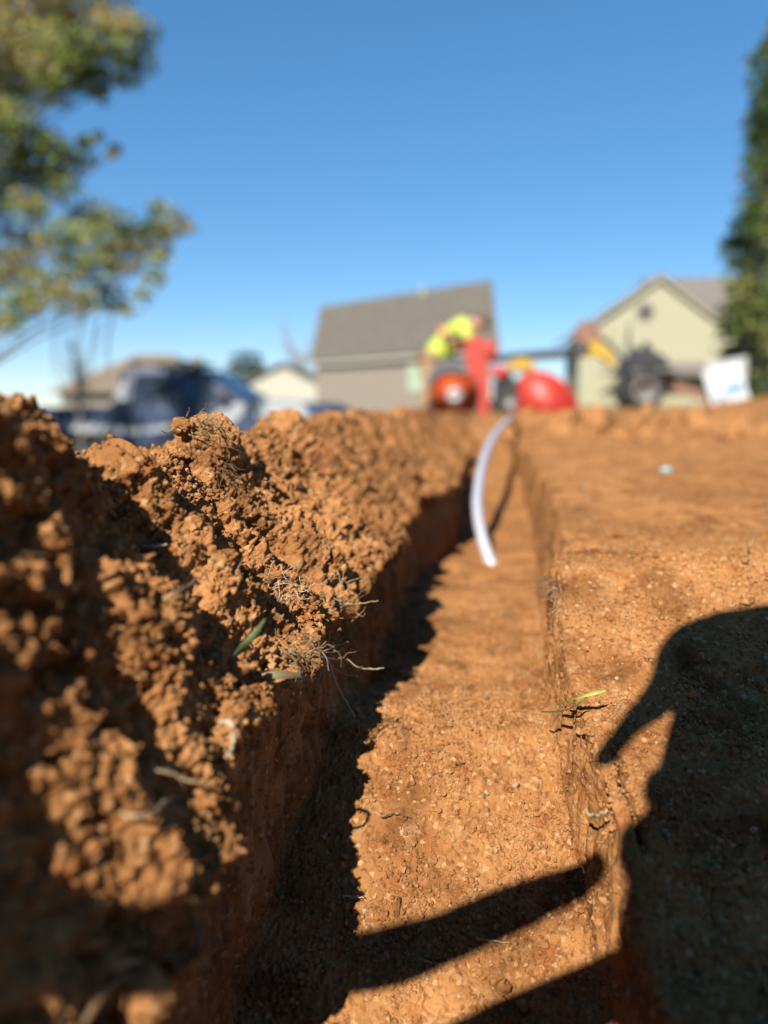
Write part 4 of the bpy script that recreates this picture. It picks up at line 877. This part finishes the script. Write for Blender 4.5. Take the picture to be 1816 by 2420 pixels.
# rootlets strewn over everything
c_, nn_ = pick(420, .10, .6, np.where(near, wp+wf+wb+.8*ww+wrw, 0), 1.2)
bm = bmesh.new(); r_ = random.Random(77)
for k in range(len(c_)):
    p = Vector(c_[k]) + Vector(nn_[k])*.0003; nv = Vector(nn_[k]); t_ = nv.cross(Vector((r_.gauss(0,1),r_.gauss(0,1),r_.gauss(0,1)))).normalized(); pts = [p - nv*.0006]
    l = r_.uniform(.0015,.006)
    for j in range(3): t_ = (t_ + nv*r_.uniform(-.1,.25) + Vector((r_.gauss(0,.35),r_.gauss(0,.35),r_.gauss(0,.35)))).normalized(); p = p + t_*l/3; pts.append(p)
    strand(bm, pts, r_.uniform(.00006,.00016), None, 0, 4, 2, k+1)
tag(obj('fine_rootlets', bm, ROOT, None, True), 'fine short rootlets and fibres scattered through the soil', 'rootlets', kind='stuff')
# white conduit rising out of the trench
PIPEM = mat('white_pipe', (.42,.42,.47), .35, spec=.5)
bm = bmesh.new(); tube(bm, spline([(PT['PIPE'][0][0]+.003, PT['PIPE'][0][1]-.004, -.004)] + PT['PIPE'] + [(.098,1.5,.074),(.12,2.1,.058)], 8), .0040, 16, cap=False)
pp = obj('conduit_pipe', bm, PIPEM, None, True); pp.modifiers.new('wall','SOLIDIFY').thickness = .0006
tag(pp, 'white flexible pipe curving up out of the far end of the trench', 'pipe')
bm = bmesh.new(); p = Vector(PT['TEAL'][0]) + Vector((0,0,.001)); bmesh.ops.create_icosphere(bm, subdivisions=2, radius=.0048, matrix=Matrix.Translation(p) @ Matrix.Diagonal((1,1,.55,1)))
for v in bm.verts: v.co += Vector((math.sin(v.co.x*900), math.cos(v.co.y*700), math.sin(v.co.z*800)))*.0006
tag(obj('plastic_scrap', bm, mat('teal_plastic', (.16,.40,.38), .5)), 'small pale teal scrap on the dirt of the right bank', 'scrap')

# ------------------------------------------------------------------ the photographer, lying behind the trench with the phone at ground level
PHB = mat('phone_black', (.015,.015,.018), .25); PHL = mat('lens_glass', (.005,.005,.01), .05)
ph = empty('smartphone', (.0308,-.0066,.078), 0, 'black phone held upside down low over the trench, taking the photo', 'phone')
bm = bmesh.new(); w2, hh_ = .0368, .128; rc_ = .018; poly = []
for cx, cz_, a0 in ((w2-rc_, rc_, -90), (w2-rc_, hh_-rc_, 0), (-w2+rc_, hh_-rc_, 90), (-w2+rc_, rc_, 180)):
    for k in range(7): a = R(a0+15*k); poly.append((cx+rc_*math.cos(a), cz_+rc_*math.sin(a)))
prism(bm, poly, 'y', -.0037, .0037); obj('body', bm, PHB, ph)
bm = bmesh.new(); prism(bm, [(a*.95, .064+(b-.064)*.96) for a, b in poly], 'y', -.0041, -.0038); obj('screen', bm, PHL, ph)
for cx, cz_ in ((-.0300,.0135),(-.0300,.0315),(-.0145,.0225)):
    bm = bmesh.new(); lathe(bm, [(.0001,.0038),(.0066,.0038),(.0066,.0050),(.0001,.0050)], (cx,0,cz_), 'y', 20); obj('lens', bm, PHL, ph)
def S2(X_, Z_, y_): return (X_ + y_*.268, y_, Z_ - .809*y_)
ph.matrix_world = Matrix.Translation((-.011,-.030,.1243)) @ Euler((0,R(8),0)).to_matrix().to_4x4() @ Matrix.Translation((.0300,-.0066,-.0135))
pg = empty('person', (.2,-1.2,.05), 0, 'photographer in dark clothes lying behind the trench, holding up a phone', 'person')
J = {'pelvis':((.17,-1.30,.17),.12),'spine':((.17,-1.05,.19),.115),'chest':((.16,-.80,.23),.13),'nb':((.15,-.64,.29),.06),'neck':((.145,-.58,.32),.05),'head':((.14,-.52,.36),.085),'jaw':((.135,-.46,.35),.06),
 'sl':((-.02,-.70,.25),.065),'el':((-.27,-.36,.105),.045),'wl':((-.185,-.075,.125),.027),'pl':(S2(-.138,.108,-.035),.029),
 'i0':(S2(-.108,.122,-.026),.019),'i1':(S2(-.086,.098,-.016),.0064),'i2':(S2(-.058,.1035,-.013),.0060),'i3':(S2(-.034,.1205,-.012),.0058),'i4':(S2(-.0105,.1335,-.012),.0038),
 'm0':(S2(-.110,.098,-.03),.018),'m1':(S2(-.082,.056,-.018),.0090),'m2':(S2(-.056,.066,-.014),.0092),'m3':(S2(-.029,.0865,-.013),.0085),'m4':(S2(-.001,.1065,-.0125),.0060),
 'r0':(S2(-.120,.076,-.034),.017),'r1':(S2(-.085,.034,-.02),.0095),'r2':(S2(-.055,.045,-.016),.009),'r3':(S2(-.026,.066,-.015),.0075),
 'q0':(S2(-.132,.056,-.038),.015),'q1':(S2(-.095,.010,-.024),.008),'q2':(S2(-.068,.020,-.02),.0075),'q3':(S2(-.045,.036,-.018),.006),
 't0':(S2(-.112,.118,-.05),.013),'t1':(S2(-.078,.099,-.042),.0068),'t2':(S2(-.048,.1105,-.034),.0062),'t3':(S2(-.024,.1250,-.027),.0048),
 'sr':((.34,-.70,.25),.065),'er':((.40,-.38,.12),.045),'wr':((.17,-.09,.165),.027),'pr':((.105,-.045,.185),.028),
 'a0':((.088,-.036,.215),.014),'a1':(S2(.052,.214,-.022),.0125),'a2':(S2(.026,.2155,-.018),.0125),'a3':(S2(.0085,.208,-.016),.0120),'a35':(S2(.0020,.190,-.015),.0062),'a4':(S2(-.0080,.1725,-.0145),.0030),'a5':(S2(-.0140,.158,-.0145),.0026),
 'b0':((.088,-.034,.184),.013),'b1':((.058,-.020,.180),.009),'b2':(S2(.026,.163,-.019),.010),'b3':(S2(-.0020,.1425,-.017),.0112),
 'c0':((.088,-.034,.164),.012),'c1':((.060,-.020,.158),.009),'c2':(S2(.026,.143,-.019),.010),'c3':(S2(-.008,.127,-.0175),.0115),
 'd0':((.090,-.036,.146),.011),'d1':((.066,-.021,.138),.008),'d2':(S2(.030,.122,-.019),.009),'d3':(S2(-.003,.110,-.0185),.0125),
 'e0':((.098,-.022,.200),.012),'e1':((.086,-.008,.196),.010),'e2':((.076,-.0035,.185),.0075),
 'hl':((.08,-1.38,.15),.10),'kl':((.02,-1.80,.11),.065),'al':((-.05,-2.18,.10),.042),'tl':((-.06,-2.28,.08),.03),
 'hr':((.27,-1.38,.15),.10),'kr':((.36,-1.80,.11),.065),'ar':((.40,-2.20,.10),.042),'tr':((.42,-2.30,.08),.03)}
for k in list(J):
    if len(k) > 1 and (k[1].isdigit() or k in ('wr','pr','wl','pl')):
        q_ = J[k][0]; J[k] = ((q_[0]-.008, q_[1]-.030, q_[2]+.0243), J[k][1])
J = {k: ((v[0][0]-.2, v[0][1]+1.2, v[0][2]-.05), v[1]) for k, v in J.items()}
CH = [['pelvis','spine','chest','nb','neck','head','jaw'],['chest','sl','el','wl','pl'],['pl','i0','i1','i2','i3','i4'],['pl','m0','m1','m2','m3','m4'],['pl','r0','r1','r2','r3'],['pl','q0','q1','q2','q3'],['pl','t0','t1','t2','t3'],
 ['chest','sr','er','wr','pr'],['pr','a0','a1','a2','a3','a35','a4','a5'],['pr','b0','b1','b2','b3'],['pr','c0','c1','c2','c3'],['pr','d0','d1','d2','d3'],['pr','e0','e1','e2'],['pelvis','hl','kl','al','tl'],['pelvis','hr','kr','ar','tr']]
grow('body', J, CH, SKIN, pg)
DCL = mat('dark_cloth', (.03,.035,.05), .9); JEAN = mat('denim', (.03,.045,.09), .9)
def shell2(names, chains, g_, nm, m): return grow(nm, {k: (J[k][0], J[k][1]+g_) for k in names}, chains, m, pg)
J['waist'] = ((-.03,-.22,.12),.125); J['belt'] = ((-.03,.08,.13),.115)
shell2(['waist','pelvis','spine','chest','nb','sl','el','sr','er'], [['waist','pelvis','spine','chest','nb'],['chest','sl','el'],['chest','sr','er']], .018, 'shirt', DCL)
shell2(['belt','pelvis','hl','kl','al','hr','kr','ar'], [['belt','pelvis'],['pelvis','hl','kl','al'],['pelvis','hr','kr','ar']], .02, 'trousers', JEAN)
for a, b in (('al','tl'),('ar','tr')): shell2([a,b], [[a,b]], .015, 'shoe', BOOT)
hd = Vector(J['head'][0])
bm = bmesh.new(); bmesh.ops.create_uvsphere(bm, u_segments=24, v_segments=16, radius=.098, matrix=Matrix.Translation(hd+Vector((0,-.022,.022))) @ Matrix.Diagonal((.9,1,1,1)))
for v in bm.verts: v.co += Vector((math.sin(v.co.y*260)*.002, 0, math.sin(v.co.x*300)*.003))
obj('hair', bm, HAIRB, pg, True)
for s_ in (-1, 1):
    bm = bmesh.new(); bmesh.ops.create_uvsphere(bm, u_segments=10, v_segments=8, radius=.012, matrix=Matrix.Translation(hd+Vector((s_*.030,.076,.012)))); obj('eye', bm, DGR, pg, True)
    bm = bmesh.new(); bmesh.ops.create_uvsphere(bm, u_segments=10, v_segments=8, radius=.03, matrix=Matrix.Translation(hd+Vector((s_*.086,.012,-.01))) @ Matrix.Diagonal((.3,.6,1,1))); obj('ear', bm, SKIN, pg, True)
bm = bmesh.new(); bmesh.ops.create_cone(bm, segments=10, radius1=.018, radius2=.008, depth=.04, cap_ends=True, matrix=Matrix.Translation(hd+Vector((0,.108,-.012))) @ Euler((-1.3,0,0)).to_matrix().to_4x4()); obj('nose', bm, SKIN, pg, True)
bm = bmesh.new(); bmesh.ops.create_uvsphere(bm, u_segments=10, v_segments=6, radius=.022, matrix=Matrix.Translation(hd+Vector((0,.108,-.045))) @ Matrix.Diagonal((1,.4,.3,1))); obj('mouth', bm, mat('lips', (.35,.13,.10), .5), pg, True)
